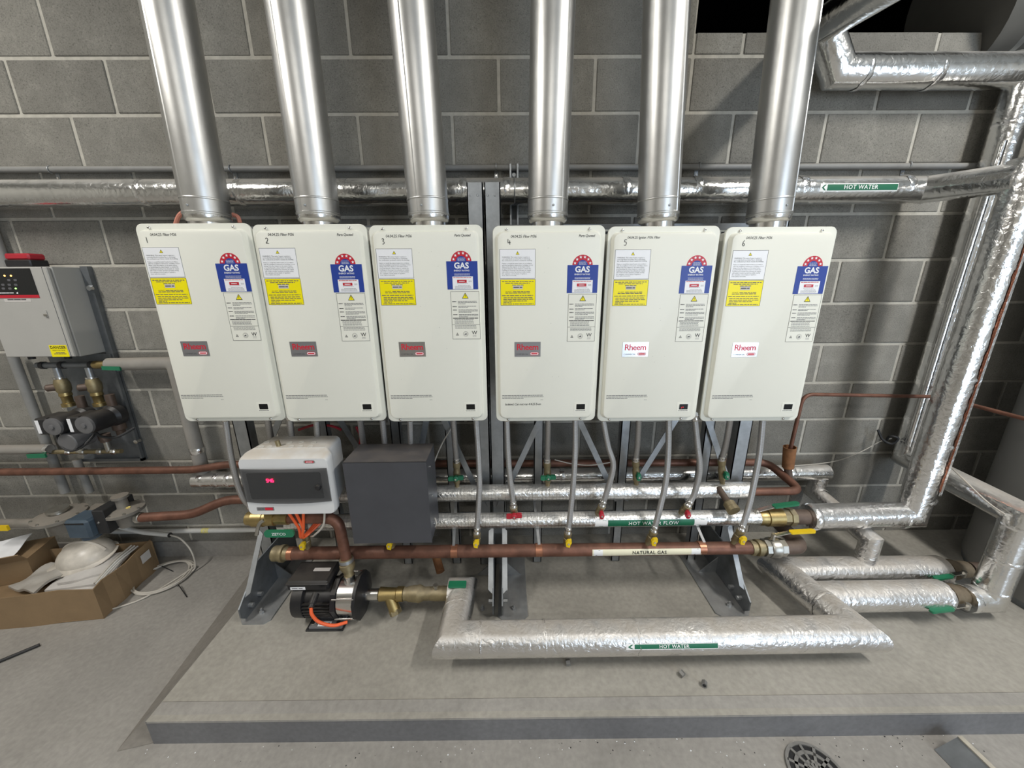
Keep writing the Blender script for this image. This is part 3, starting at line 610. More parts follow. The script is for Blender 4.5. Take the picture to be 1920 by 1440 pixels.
# ------------------------------------------------------------------ flues
FLB = ['leftmost steel flue, above heater number one', 'second steel flue from the left, above heater number two', 'third steel flue, just left of the central posts', 'fourth steel flue, just right of the central posts', 'fifth steel flue, beside the dark wall opening', 'rightmost steel flue, nearest the silver risers']
FB = [391, 599, 805, 1026.5, 1233, 1440]; FT = [313, 542, 769.5, 1037, 1250, 1493]
for i in range(6):
    p0 = P(FB[i], 412, Y=-.38); p1 = P(FT[i], 0, Y=-.38); d = (p1-p0).normalized(); top = p0+d*((CEIL-p0.z)/d.z); zt = HZ[i]+HH
    t = thing('flue_pipe', FLB[i], 'flue', (p0.x, p0.y, zt-.012), 'flues above the water heaters')
    b = MB(); b.tube([p0+d*.008, p0+d*.4, top], .0705, 'flue_metal', 40); b.build('pipe', t)
    b = MB()
    b.lathe(p0+d*.012, d, [(0, .0705), (.002, .0722), (.006, .0722), (.008, .0705)], 'flue_metal', 36); b.lathe(p0+d*.058, d, [(0, .0705), (.002, .0718), (.005, .0718), (.007, .0705)], 'flue_metal', 36)
    b.build('rim', t)
    b = MB(); b.lathe(p0-d*.012, d, [(0, .058), (.004, .066), (.012, .0705), (.022, .0705)], 'steel_bright', 36); b.build('reducer', t)
    b = MB(); q = V(p0.x, p0.y, zt-.014); b.cyl(q, p0-d*.008, .0575, 'steel_bright', seg=32); b.build('spigot', t)
    b = MB(); b.lathe(p0+d*.036+V(.012 if i > 2 else -.01, -.0695, 0), (0, -1, 0), [(0, .004), (.002, .004), (.004, .002)], 'galv', 8); b.build('screw', t)
    b = MB(); sxx = .0707*math.cos(R_(-52 if i > 2 else -110)); syy = .0707*math.sin(R_(-52 if i > 2 else -110)); b.bar(p0+d*.02+V(sxx, syy, 0), top+V(sxx, syy, 0), .004, .0012, 'flue_metal', (1, 0, 0)); b.build('seam', t)

# ------------------------------------------------------------------ steel stands behind the heaters
PYY = -.23
def channel(b, x, w, y0, y1, z0, z1, m='galv'):
    b.box((x-w/2, y0, z0), (x+w/2, y0+.004, z1), m); b.box((x-w/2, y0, z0), (x-w/2+.004, y1, z1), m); b.box((x+w/2-.004, y0, z0), (x+w/2, y1, z1), m)
def foot(t, x, sgn):
    b = MB(); c = .02; w0, w1 = (x-.02, x+.11) if sgn > 0 else (x-.13, x+.02)
    b.prism([(w0, -.555+c), (w0+c, -.555), (w1-c, -.555), (w1, -.555+c), (w1, -.12), (w0, -.12)], (0, 0, PZ), (1, 0, 0), (0, 1, 0), .006, 'galv'); b.build('base_plate', t)
    b = MB(); b.prism([(-.53, PZ+.006), (-.12, PZ+.006), (-.12, .30), (-.40, .30), (-.555, .185), (-.555, .14)], (x-.003, 0, 0), (0, 1, 0), (0, 0, 1), .006, 'galv_dark'); b.build('gusset', t)
    b = MB(); p0, p1 = V(x, -.512, .203), V(x, -.345, .425); n = Vector((0, -(p1-p0).z, (p1-p0).y)).normalized()
    w = .022; e = (p1-p0).normalized(); Lg = (p1-p0).length; s2 = 1 if sgn > 0 else -1
    b.prism([(0, .0), (w*s2, .02), (w*s2, Lg-.02), (0, Lg)][::s2], p0, (1, 0, 0), e, .004, 'galv'); b.box((x, 0, 0), (x, 0, 0), 'galv') if False else None
    b.build('strut', t)
    b = MB()
    q = [(x, -.30), (x+.09*sgn, -.30), (x, -.46)]
    b.prism([(0, 0), (.09*sgn, 0), (0, .09)] if sgn > 0 else [(0, 0), (0, .09), (.09*sgn, 0)], (x, -.30, PZ+.006), (1, 0, 0), (0, 0, 1), .004, 'galv'); b.build('web_plate', t)
    for yy in (-.50, -.44):
        b = MB(); b.hexa((x+.022*sgn, yy, .155), (x+.002*sgn, yy, .155), .010, 'galv'); b.build('bolt', t)
    b = MB(); b.hexa((x+.05*sgn, -.50, PZ+.005), (x+.05*sgn, -.50, PZ+.016), .010, 'galv'); b.cyl((x+.05*sgn, -.50, PZ+.014), (x+.05*sgn, -.50, PZ+.028), .005, 'galv', seg=8); b.build('bolt', t)
for k, (xs, label) in enumerate(((( .80, 1.165, 1.50, 1.751, 1.905), 'left galvanised steel stand carrying the first three heaters'), ((1.973, 2.167, 2.573, 2.968, 3.125), 'right galvanised steel stand carrying the last three heaters'))):
    t = thing('steel_stand', label, 'stand', (sum(xs)/5, PYY, PZ), 'steel stands')
    for j, x in enumerate(xs):
        wide = j in ((0, 4) if k == 0 else (0, 4)); b = MB(); w = .062 if wide else .042
        channel(b, x, w, PYY if wide else PYY+.012, PYY+.05, PZ+.006, 1.885 if wide else 1.70)
        if wide and abs(x-1.94) < .05: [b.lathe((x+dx, PYY, 1.84), (0, -1, 0), [(0, .005), (.002, .004)], 'galv', 8) for dx in (-.018, .01)]
        b.build('post', t)
    for z, h in ((1.60, .045), (1.15, .045), (.93, .04), (.345, .04)):
        b = MB(); x0, x1 = xs[0], xs[-1]; b.box((x0, PYY+.052, z), (x1, PYY+.056, z+h), 'galv_dark'); b.box((x0, PYY+.052, z), (x1, PYY+.08, z+.004), 'galv_dark'); b.build('rail', t)
    b = MB(); b.box((xs[0]-.02, PYY+.052, 1.66), (xs[-1]+.02, PYY+.057, 1.74), 'galv_dark'); b.build('top_rail', t)
    mids = (xs[1], xs[3]) if k == 0 else (xs[1], xs[3])
    ap = [((xs[0], .58), (xs[0]+.22, .98)), ((xs[2]-.05, .50), (xs[2]-.27, .98)), ((xs[2]+.05, .50), (xs[2]+.17, .98)), ((xs[4], .45), (xs[4]-.20, .98))] if k == 0 else [((xs[0], .45), (xs[0]+.23, .98)), ((xs[2]-.02, .48), (xs[2]-.26, .98)), ((xs[2]+.02, .48), (xs[2]+.26, .98)), ((xs[4], .48), (xs[4]-.22, .98))]
    for (a, c) in ap:
        b = MB(); b.bar((a[0], PYY-.004, a[1]), (c[0], PYY-.004, c[1]), .026, .004, 'galv', (1, 0, 0)); b.build('brace', t)
    b = MB(); b.prism([(-.07, 0), (.07, 0), (.045, -.055), (-.045, -.055)][::-1], (xs[2], PYY+.006, .54), EX, EZ, .004, 'galv'); b.build('gusset_plate', t)
    foot(t, .875 if k == 0 else 1.992, 1); foot(t, 1.952 if k == 0 else 3.055, -1)
    if k == 0: bpy.data.objects.remove([o for o in t.children if o.name.startswith('base_plate')][-1])
# slotted strut fixed to the wall between the stands
t = thing('wall_strut', 'short slotted steel strut fixed to the wall above heater 4', 'bracket', (2.065, -.02, 1.62))
b = MB(); b.box((2.042, -.04, 1.62), (2.049, 0, 2.0), 'galv'); b.box((2.073, -.04, 1.62), (2.080, 0, 2.0), 'galv'); b.box((2.049, -.006, 1.62), (2.073, 0, 2.0), 'galv_dark'); b.build('channel', t)
b = MB(); b.lathe((2.061, -.006, 1.965), (0, -1, 0), [(0, .009), (.004, .008)], 'galv', 12); b.build('bolt', t)
b = MB(); b.tube([(2.061, -.1-.0545*math.cos(R_(a)), 1.878+.0545*math.sin(R_(a))) for a in range(-60, 110, 12)], .003, 'galv', 6); b.build('pipe_clamp', t)

# ------------------------------------------------------------------ long pipes
def pipe(name, label, path, r, m, cat='pipe', seg=28, fil=0, group=None, parts=None):
    path = [Vector(p) for p in path]; q = fillet(path, fil) if fil else path
    b = MB(); b.tube(q, r, m, seg)
    if parts is None: return tag(b.build(name, loc=path[0]), label, cat, group)
    t = thing(name, label, cat, path[0], group); b.build('pipe', t); return t
def band(t, c, d, r, w, m, name='band'):
    b = MB(); c, d = Vector(c), Vector(d).normalized(); b.lathe(c-d*w/2, d, [(0, r), (.0006, r+.0012), (w-.0006, r+.0012), (w, r)], m, 28); return b.build(name, t)
def crumple(t, c, d, r, w=.03, m='foil_clean', seed=0, name='foil_tape'):
    rn = random.Random(seed); c, d = Vector(c), Vector(d).normalized(); ref = V(0, 0, 1) if abs(d.z) < .9 else V(1, 0, 0); a = (ref-d*ref.dot(d)).normalized(); bb = d.cross(a); vs = []; n = 30
    for j, tt in enumerate((-.5, -.25, 0, .25, .5)):
        for k in range(n):
            an = 2*math.pi*k/n; rr = r+(rn.uniform(.0002, .0020) if 0 < j < 4 else -.0006); vs.append(c+d*(tt*w+rn.uniform(-.003, .003))+(a*math.cos(an)+bb*math.sin(an))*rr)
    b = MB(); b.add(vs, [(j*n+k, j*n+(k+1) % n, (j+1)*n+(k+1) % n, (j+1)*n+k) for j in range(4) for k in range(n)], m); return b.build(name, t)
def phi_at(x, yc, zc, r, py):
    best = None
    for k in range(-80, 81):
        a = R_(k); q = proj((x, yc-r*math.cos(a), zc+r*math.sin(a)))[1]
        if best is None or abs(q-py) < best[0]: best = (abs(q-py), a)
    return best[1]
def marker(t, px0, px1, py, yc, zc, r, h, txt, bg, fg, size, ends, name='pipe_marker', label=None):
    x0 = P(px0, py, Y=yc-r).x; x1 = P(px1, py, Y=yc-r).x; w = x1-x0; ph = phi_at((x0+x1)/2, yc, zc, r, py)
    b = MB(); b.wrap(shift(grid_geo(w, h), 0, -h/2), x0, yc, zc, r+.0006, ph, 'white_sign' if bg == 'green_sign' else bg); o = b.build(name, t)
    if label: o['label'] = label
    e = MB(); k = r+.0011
    if ends == 'arrow':
        a = .085*w; e.wrap(shift(grid_geo(w-a-.004, h*.74), a+.002, -h*.37), x0, yc, zc, k, ph, 'green_sign')
        for s in (-1, 1): e.wrap(([(a*.22, 0), (a*.50, 0), (a*.92, s*h*.34), (a*.64, s*h*.34)], [(0, 1, 2, 3) if s > 0 else (3, 2, 1, 0)]), x0, yc, zc, k, ph, 'green_sign')
    elif ends == 'slash':
        a = .115*w; e.wrap(shift(grid_geo(w-2*a, h*.98), a, -h*.49), x0, yc, zc, k, ph, 'green_sign')
        for u in (a*.35, w-a*.75): e.wrap(([(u, -h*.45), (u+a*.28, -h*.45), (u+a*.52, h*.45), (u+a*.24, h*.45)], [(0, 1, 2, 3)]), x0, yc, zc, k, ph, 'green_sign')
    else:
        a = .095*w
        for u in (.12*a, w-a): e.wrap(shift(grid_geo(a*.88, h*.96), u, -h*.48), x0, yc, zc, r+.0009, ph, 'white_sign'); e.build('end_patch', o); e = MB()
        for u in (.3*a, w-.75*a): e.wrap(([(u, -h*.42), (u+a*.16, -h*.42), (u+a*.45, h*.42), (u+a*.29, h*.42)], [(0, 1, 2, 3)]), x0, yc, zc, k+.0004, ph, 'ink')
    if e.v: e.build('printing', o)
    g = text_geo(txt, size, bold=.012, spacing=1.1); e = MB(); e.wrap(shift(g, w*.52, 0), x0, yc, zc, r+.0018, ph, fg); e.build('lettering', o)
    return o

# hot water main on the wall, coming forward to the big riser and down into the flow header
WZ, WY, WR = 1.880, -.10, .052
RX, RY, RR = 3.885, -.36, .056
HZc, HRr = .465, .0345
ew = P(1729, 353, Y=WY)
t = pipe('insulated_pipe', 'long foil-wrapped hot water pipe on the wall behind the flues', [(-1.9, WY, WZ+.005), (ew.x, WY, WZ-.005), (RX-.02, RY, WZ-.02)], WR, 'foil', parts=1)
for k, x in enumerate((.53, .93, 1.36, 1.85, 2.03, 2.52, 2.82, 3.26, 3.70)): crumple(t, (x, WY, WZ), EX, WR, .03, 'foil_clean', k)
crumple(t, (ew.x+.005, WY-.012, WZ-.006), (.5, -1, 0), WR, .03, 'foil_clean', 44)
marker(t, 1538, 1684, 351, WY, WZ-.003, WR, .031, 'HOT WATER', 'green_sign', 'white_sign', .0225, 'arrow', label='green hot water pipe marker with arrow')
# riser
t = pipe('insulated_riser', 'thick foil-wrapped riser at the right with a painted copper-coloured reflection', [(3.405, RY, HZc+.002), (RX-.012, RY, HZc+.006), (RX, RY, WZ-.02), (RX+.002, RY, WZ+.04)], RR, 'foil_clean', parts=1)
for k, (c, d) in enumerate((((3.82, RY, HZc), EX), ((3.62, RY, HZc), EX), ((RX, RY, .56), EZ), ((RX, RY, .83), EZ), ((RX, RY, 1.12), EZ), ((RX, RY, 1.55), EZ))): crumple(t, c, d, RR, .02, 'foil_clean', 60+k)
b = MB(); b.lathe((3.392, RY, HZc), EX, [(0, .046), (.002, RR-.002), (.012, RR+.005), (.030, RR+.004), (.036, RR)], 'foil_clean', 24); b.build('crumpled_end', t)
b = MB(); b.bar((RX+.02, RY-.0545, .60), (RX+.02, RY-.0545, 1.82), .010, .003, 'foil_dusty', EX); b.build('seam_tape', t)
b = MB(); an = R_(-10); rn = random.Random(77); zs = [.62+.03*k for k in range(38)]  # orange reflection streak on the foil, put in as a coloured strip
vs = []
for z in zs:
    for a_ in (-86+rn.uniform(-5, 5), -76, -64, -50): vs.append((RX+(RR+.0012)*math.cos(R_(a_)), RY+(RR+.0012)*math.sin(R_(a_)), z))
b.add(vs, [(k*4+j, k*4+j+1, (k+1)*4+j+1, (k+1)*4+j) for k in range(len(zs)-1) for j in range(3)], 'foil_red_reflection'); o = b.build('reflection_strip', t); o['label'] = 'copper-coloured reflection painted as a strip along the right side'
# second riser on the wall side, looping to the floor pipes
UX, UY = 4.095, -.085
t = pipe('insulated_riser', 'foil-wrapped riser close to the wall behind the thick riser', [P(1760, -95, Y=-.62), P(1541, 48, Y=-.09), P(1570, 134, Y=-.085), (UX+.6, UY, 2.302)], .060, 'foil', parts=1)
t['label'] = 'foil-wrapped pipe crossing under the dark opening at top right'; t['category'] = 'pipe'
for k, px in enumerate((1612, 1745)): c = P(px, 136, Y=-.085); crumple(t, c, EX, .060, .02, 'foil_clean', 80+k)
DX, DY, DZ = 4.070, -.56, .60
t = pipe('insulated_riser', 'foil-wrapped riser close to the wall behind the thick riser', [(UX, UY, 2.26), (UX, UY, DZ+.02), (DX, DY, DZ), (DX, DY, .195), (3.965, DY, .195)], .054, 'foil', parts=1)
for k, z in enumerate((2.12, 1.75, 1.35, .95, .72)): crumple(t, (UX, UY, z), EZ, .054, .022, 'foil_clean', 90+k)
for k, z in enumerate((.56, .40, .25)): crumple(t, (DX, DY, z), EZ, .054, .018, 'foil_clean', 100+k)
crumple(t, (3.978, DY, .195), EX, .054, .03, 'foil_clean', 105)
b = MB(); b.tube(fillet([(UX-.045, UY-.035, 2.05), (UX-.05, UY-.035, 1.4), (UX-.048, UY-.035, .70)], .1), .014, 'foil', 10); b.build('seam_roll', t)
# floor pipes
FZ = .212; fr = P(1100, 1195, Z=FZ); FY = fr.y; FR = .061
lx = P(848, 1195, Z=FZ).x; sx_ = P(858, 1112, Z=FZ); SY = sx_.y
rx = 3.325
t = pipe('insulated_pipe', 'foil-wrapped hot water pipe lying along the front of the plinth', [(lx-.045, SY, FZ), (lx+.012, SY, FZ), (lx, FY, FZ), (rx+.03, FY, FZ), (rx-.035, -.405, FZ-.006), (4.035, -.41, FZ-.006)], FR, 'foil_dusty', parts=1)
for k, (c, d) in enumerate((((lx+.006, SY-.09, FZ), (0, 1, 0)), ((lx+.11, FY, FZ), EX), ((lx+.35, FY, FZ), EX), ((2.5, FY, FZ), EX), ((rx, FY+.13, FZ), (-.2, 1, 0)))): crumple(t, c, d, FR, .012, 'foil_dusty', 120+k)
marker(t, 1175, 1348, 1212, FY, FZ, FR, .022, 'HOT WATER', 'green_sign', 'white_sign', .0175, 'arrow', label='green hot water pipe marker with arrow')
b = MB(); b.prism(rrect(.075, .032, .004, 3), (lx-.002, SY-.02, FZ+FR+.0005), (1, 0, 0), (0, 1, 0), .008, 'green_plastic'); o = b.build('valve_handle', t); o['label'] = 'green lever grip lying on the foil'
t = pipe('insulated_pipe', 'short foil-wrapped branch pipe on the floor near the tank', [(rx+.02, -.552, FZ-.005), (3.872, -.552, FZ-.005)], .060, 'foil_dusty', parts=1)
crumple(t, (3.866, -.552, FZ-.005), EX, .060, .02, 'foil_dusty', 130); crumple(t, (rx+.10, -.552, FZ-.005), EX, .060, .02, 'foil_dusty', 131)
# low pipe on the wall behind the stands, dropping to the floor pipe
LZ, LY = .535, -.085
t = pipe('insulated_pipe', 'low foil-wrapped pipe on the wall behind the steel stands', [(.40, LY, LZ), (3.70, LY, LZ)], .040, 'foil', parts=1)
for k, x in enumerate((.44, .52, .58, 2.3, 3.3, 3.5)): crumple(t, (x, LY, LZ), EX, .040, .03, 'foil_clean', 140+k)
t = pipe('insulated_pipe', 'foil-wrapped drop pipe joining the low wall pipe to the floor pipe', [(3.665, LY, LZ-.02), (3.655, LY, .42), (3.675, -.40, .365), (3.675, -.40, FZ+.03)], .040, 'foil_dusty', parts=1)
crumple(t, (3.66, LY-.04, .418), (0, 1, 0), .040, .02, 'foil', 150); crumple(t, (3.675, -.40, FZ+.072), EZ, .040, .02, 'foil_dusty', 151)

# ------------------------------------------------------------------ headers under the heaters
CY_, CZ_, CRr = -.30, .574, .0375; HY_ = -.36; GY, GZ, GR = -.44, .371, .0270
t = pipe('header_pipe', 'upper foil-wrapped cold water header under the heaters', [(1.0, CY_, CZ_), (3.150, CY_, CZ_-.004)], CRr, 'foil_grid', parts=1)
t = pipe('header_pipe', 'lower foil-wrapped hot water flow header under the heaters', [(1.02, HY_, HZc+.004), (3.165, HY_, HZc)], HRr, 'foil_grid', parts=1)
marker(t, 1116, 1326, 981, HY_, HZc+.002, HRr, .034, 'HOT WATER FLOW', 'green_sign', 'white_sign', .0235, 'slash', label='green hot water flow marker')
t = pipe('gas_pipe', 'long brown copper natural gas pipe below the headers', [(1.02, GY, GZ), (3.105, GY, GZ-.004)], GR, 'copper_rust', parts=1)
for k, px in enumerate((535, 850, 1011, 1321)): q = P(px, 1030, Y=GY-GR); band(t, (q.x, GY, GZ), EX, GR, .030, 'copper_band', 'clamp_band')
b = MB(); b.lathe((.985, GY, GZ), EX, [(0, .028), (.006, .033), (.030, .033), (.036, .037), (.050, .037), (.052, .029), (.07, .029)], 'brass_old', 20); b.build('end_cap', t)
marker(t, 1111, 1316, 1036, GY, GZ-.002, GR, .032, 'NATURAL GAS', 'cream_sign', 'ink', .0210, 'gas', label='cream natural gas marker')
for px in (850, 1011, 1321):
    q = P(px, 1015, Y=GY); b = MB(); b.bar((q.x, GY, GZ+GR), (q.x-.01, -.25, .50), .012, .003, 'galv', EX); b.build('hanger', t)

# ------------------------------------------------------------------ braided hoses and their valves
TOPS = [[425, 503, 545], [595, 676, 718], [770, 850, 893], [950, 1028, 1078], [1128, 1197, 1252], [1300, 1368, 1428]]
HOT = [[(434, 860), (452, 935)], [(600, 880), (612, 945)], [(772, 880), (778, 950)], [(954, 870), (963, 950)], [(1140, 835), (1150, 872), (1140, 915), (1129, 948)], [(1308, 835), (1312, 880), (1302, 925), (1290, 948)]]
COLD = [(520, 866), (688, 866), (856, 866), (1026, 866), (1192, 864), (1353, 862)]
GAS = [[(556, 900), (573, 1003)], [(728, 900), (734, 1003)], [(899, 900), (894, 999)], [(1078, 860), (1072, 940), (1065, 999)], [(1253, 850), (1248, 905), (1238, 950), (1226, 996)], [(1424, 850), (1414, 905), (1404, 950), (1390, 994)]]
WORD = ['one', 'two', 'three', 'four', 'five', 'six']
def hose(i, kind, path):
    t = thing('braided_hose', 'braided steel hose from heater number %s down to its %s valve' % (WORD[i], {'hot': 'red hot water', 'cold': 'green cold water', 'gas': 'yellow gas'}[kind]), 'hose', path[-1], 'braided hoses under the heaters')
    q = spline(path, 8); b = MB(); b.tube(q, .0122, 'braid', 14); b.build('braid', t)
    for e, d in ((q[0], (q[1]-q[0]).normalized()), (q[-1], (q[-2]-q[-1]).normalized())):
        b = MB(); b.lathe(e-d*.004, d, [(0, .0125), (.002, .0150), (.010, .0150), (.012, .0135), (.016, .0135), (.018, .0150), (.026, .0150), (.030, .0130)], 'steel_bright', 14); b.build('ferrule', t)
    b = MB(); d = (q[0]-q[1]).normalized(); b.hexa(q[0]-d*.004, q[0]+d*.016, .0165, 'steel_fit'); b.build('nut', t)
    return q
def valve(i, kind, top, bot, turned=False):
    m = {'hot': 'red_plastic', 'cold': 'green_plastic', 'gas': 'yellow_plastic'}[kind]; cn = {'hot': 'red', 'cold': 'green', 'gas': 'yellow'}[kind]
    t = thing('ball_valve', 'small brass valve with %s handle below heater number %s' % (cn, WORD[i]), 'valve', bot, 'valves below the heaters')
    top, bot = Vector(top), Vector(bot); d = (top-bot); L = d.length; d.normalize(); b = MB()
    b.lathe(bot, d, [(0, .011), (L*.15, .011), (L*.18, .015), (L*.35, .015), (L*.38, .0165), (L*.62, .0165), (L*.65, .0145), (L*.8, .0145), (L*.82, .017), (L, .017)], 'brass_old', 12); b.build('body', t)
    c = bot+d*L*(.5 if kind != 'gas' else .62); b = MB(); b.cyl(c, c+V(0, -.030, 0), .006, 'brass_old', seg=10); b.build('stem', t)
    c = c+V(0, -.026, 0); b = MB()
    if kind == 'gas':
        b.prism([(-.010, -.016), (.006, -.020), (.008, -.006), (.013, .002), (.012, .016), (-.004, .014), (-.012, .004)], c, EX, EZ, .014, m)
    elif turned:
        b.prism(rrect(.016, .034, .005, 3), c, EX, EZ, .016, m); b.lathe(c, (0, -1, 0), [(0, .011), (.018, .011), (.020, .007)], m, 12)
    else:
        for s in (-1, 1): b.prism(rrect(.026, .020, .006, 3, s*.021, s*.002), c, EX, EZ, .012, m)
        b.lathe(c, (0, -1, 0), [(0, .012), (.015, .012), (.017, .008)], m, 12)
    b.build('handle', t)
    b = MB(); b.hexa(c+V(0, -.014 if kind == 'gas' else -.017, 0), c+V(0, -.018 if kind == 'gas' else -.021, 0), .0045, 'steel_bright'); b.build('nut', t)
for i in range(6):
    zb = HZ[i]-.014; ty = -.39
    def top(j): q = P(TOPS[i][j], 793, Y=ty); return V(q.x, ty, zb)
    # hot
    n = len(HOT[i]); pts = [top(0)]+[P(x, y, Y=ty+((-.405 if i > 2 else -.372)-ty)*(k+1)/n) for k, (x, y) in enumerate(HOT[i])]
    if i == 0: pts = [top(0), P(434, 860, Y=-.39), P(452, 925, Y=-.385), P(474, 955, Y=-.37)]
    q = hose(i, 'hot', pts); e = q[-1]; valve(i, 'hot', e, (e.x+(.004 if i < 4 else -.008), HY_-.006, HZc+HRr-.006), turned=i > 3 or i == 0)
    # cold
    x, y = COLD[i]; e = P(x, y, Y=-.318); hose(i, 'cold', [top(1), (top(1)*.45+e*.55)+V(.0, -.006, 0), e]); valve(i, 'cold', e, (P(x+1, 908, Y=CY_).x, CY_, CZ_+CRr-.005), turned=i > 3)
    n = len(GAS[i]); pts = [top(2)]+[P(x, y, Y=ty+(-.452-ty)*(k+1)/n) for k, (x, y) in enumerate(GAS[i])]
    if i < 2: (ax0, ay0), (ax1, ay1) = GAS[i]; pts = [top(2), P(ax0, ay0, Y=-.365), P((ax0+ax1)/2+2, 958, Y=-.37), P(ax1, ay1, Y=-.445)]
    q = hose(i, 'gas', pts); e = q[-1]; valve(i, 'gas', e, (e.x-(.004 if i < 4 else .018), GY, GZ+GR-.005))

# ------------------------------------------------------------------ fittings at the right end of the headers
def lever(t, piv, tip, w, m, th=.006, drop=.012):
    piv, tip = Vector(piv), Vector(tip); d = (tip-piv).normalized(); b = MB(); b.hexa(piv-V(0, 0, .02), piv+V(0, 0, .008), .009, 'steel_fit'); b.build('spindle_nut', t)
    a = piv+(tip-piv)*.38; b = MB(); b.bar(piv, a+V(0, 0, drop), w*.8, .004, 'steel_bright', (0, 1, 0)); b.build('lever', t)
    b = MB(); n = Vector((0, 1, 0)); poly = rrect((tip-a).length, w, w*.45, 4, (tip-a).length/2, 0); b.prism(poly, a+V(0, 0, drop-.004), (tip-a), (0, 1, 0), .009, m); b.build('grip', t)
t = thing('ball_valve', 'brass ball valve with long green lever beside the hot pipe', 'valve', (3.2, HY_, HZc))
b = MB(); b.lathe((3.155, HY_, HZc), EX, [(0, .030), (.01, .036), (.045, .036), (.047, .041), (.10, .041), (.115, .041)], 'brass', 16); b.build('body', t)
b = MB(); b.lathe((3.270, HY_, HZc), EX, [(0, .036), (.03, .036), (.032, .041), (.055, .041)], 'brass_old', 8); b.lathe((3.325, HY_, HZc), EX, [(0, .034), (.075, .034)], 'copper_dull', 16); b.build('union_nut', t)
lever(t, P(1418, 958, Y=HY_-.01), P(1497, 948, Y=HY_-.01), .026, 'green_plastic')
t = thing('ball_valve', 'grey steel ball valve with long yellow lever on the gas pipe', 'valve', (3.19, GY, GZ))
b = MB(); x0 = 3.095; b.lathe((x0, GY, GZ-.004), EX, [(0, .031), (.012, .034), (.014, .028), (.024, .028), (.026, .036), (.045, .036), (.047, .030), (.058, .030)], 'brass_old', 12); b.build('union', t)
b = MB(); b.lathe((x0+.058, GY, GZ-.004), EX, [(0, .038), (.022, .038)], 'steel_fit', 8); b.lathe((x0+.080, GY, GZ-.004), EX, [(0, .040), (.008, .044), (.038, .044), (.044, .038)], 'steel_fit', 20); b.lathe((x0+.124, GY, GZ-.004), EX, [(0, .038), (.024, .038)], 'steel_fit', 8); b.build('body', t)
lever(t, P(1450, 1004, Y=GY-.005), P(1527, 1000, Y=GY-.005), .022, 'yellow_plastic')
pipe('gas_elbow', 'dark copper elbow after the yellow lever valve', [(x0+.148, GY, GZ-.004), (x0+.235, GY, GZ-.004), (x0+.22, GY+.16, GZ+.02)], .030, 'copper_dull', 'pipe', fil=.05)
t = thing('drain_cock', 'stubby brass drain cock pointing forward from the headers', 'valve', P(1345, 915, Y=CY_-.02))
a, c = P(1347, 915, Y=CY_-.02), P(1376, 958, Y=-.43); b = MB(); b.cyl(a, a+(c-a)*.62, .014, 'copper_dull'); b.build('stub', t)
b = MB(); b.lathe(a+(c-a)*.6, c-a, [(0, .016), (.01, .025), (.03, .025), (.032, .027), (.05, .027)], 'brass_old', 14); b.build('cap', t)
# cold feed: copper pipe along the wall, out to the header
s1 = P(365, 882, Y=-.12); s2 = P(425, 867, Y=-.12)
q1 = P(1440, 862, Y=-.12); q2 = P(1503, 917, Y=CY_-.01)
pipe('copper_pipe', 'brown copper pipe along the wall, bending forward near the rusty cup', [(-1.9, -.12, .612), (s1.x, -.12, .612), (s2.x, -.12, .640), (q1.x, -.12, .615), (q2.x+.01, CY_, CZ_-.012), (3.14, CY_, CZ_-.014)], .0185, 'copper_rust', fil=.05)
t = thing('tundish', 'rusty open copper cup fitting under the thin drain pipe', 'fitting', P(1479, 895, Y=-.2))
c0, c1, c2 = P(1480, 898, Y=-.21), P(1477, 878, Y=-.2), P(1481, 838, Y=-.2)
b = MB(); b.lathe(c0, c1-c0, [(0, .014), ((c1-c0).length, .018)], 'copper_dull', 16); L_ = (c2-c1).length; b.lathe(c1, c2-c1, [(0, .018), (.006, .025), (L_*.97, .027), (L_, .028), (L_, .025), (L_*.4, .022)], 'rust', 20); b.build('cup', t)
k0 = P(1480, 850, Y=-.2); k1 = V(k0.x+.006, -.2, 1.004); k2 = V(4.03, -.2, .985)
pipe('drain_pipe', 'thin brown copper drain pipe bending right towards the tank', [k0, k1, k2, (4.05, -.75, .985)], .0085, 'copper_rust', seg=12, fil=.05)
# valves in the two floor pipes
for x0, y0, z0, lab, gx0, gx1, gy in ((3.885, -.552, FZ-.005, 'old brass valve with green lever in the front floor branch pipe', 1815, 1745, 1143), (4.045, -.41, FZ-.006, 'old brass valve with green lever in the rear floor pipe', 1808, 1752, 1082)):
    t = thing('ball_valve', lab, 'valve', (x0, y0, z0)); b = MB(); b.lathe((x0-.03, y0, z0), EX, [(0, .038), (.04, .038), (.042, .045), (.075, .045), (.08, .038), (.14, .036)], 'brass_dark', 16); b.build('body', t)
    pv = P(gx0, gy-8, Y=y0-.06); tp = P(gx1, gy, Y=y0-.07); lever(t, pv, tp, .020, 'green_plastic', drop=0)
pipe('feed_pipe', 'dark feed pipe entering the tank near the floor', [(4.17, -.41, FZ-.006), (4.30, -.42, FZ-.006)], .032, 'copper_dull')
# storage tank
t = thing('storage_tank', 'large dark grey cylindrical tank at the right edge', 'tank', (4.71, -.50, PZ))
b = MB(); b.lathe((4.71, -.50, PZ+.03), EZ, [(0, .425), (1.95, .425), (2.05, .39), (2.10, .30), (2.13, .1)], 'tank_grey', 64); b.build('shell', t)
b = MB(); b.lathe((4.71, -.50, PZ), EZ, [(0, .42), (.03, .42)], 'galv_dark', 64); b.build('base_ring', t)
b = MB(); c = V(4.71, -.50, .62); d = Vector((-.80, -.60, 0)).normalized(); b.lathe(c+d*.40, d, [(0, .05), (.035, .05), (.04, .045)], 'tank_grey', 24); b.build('flange', t)
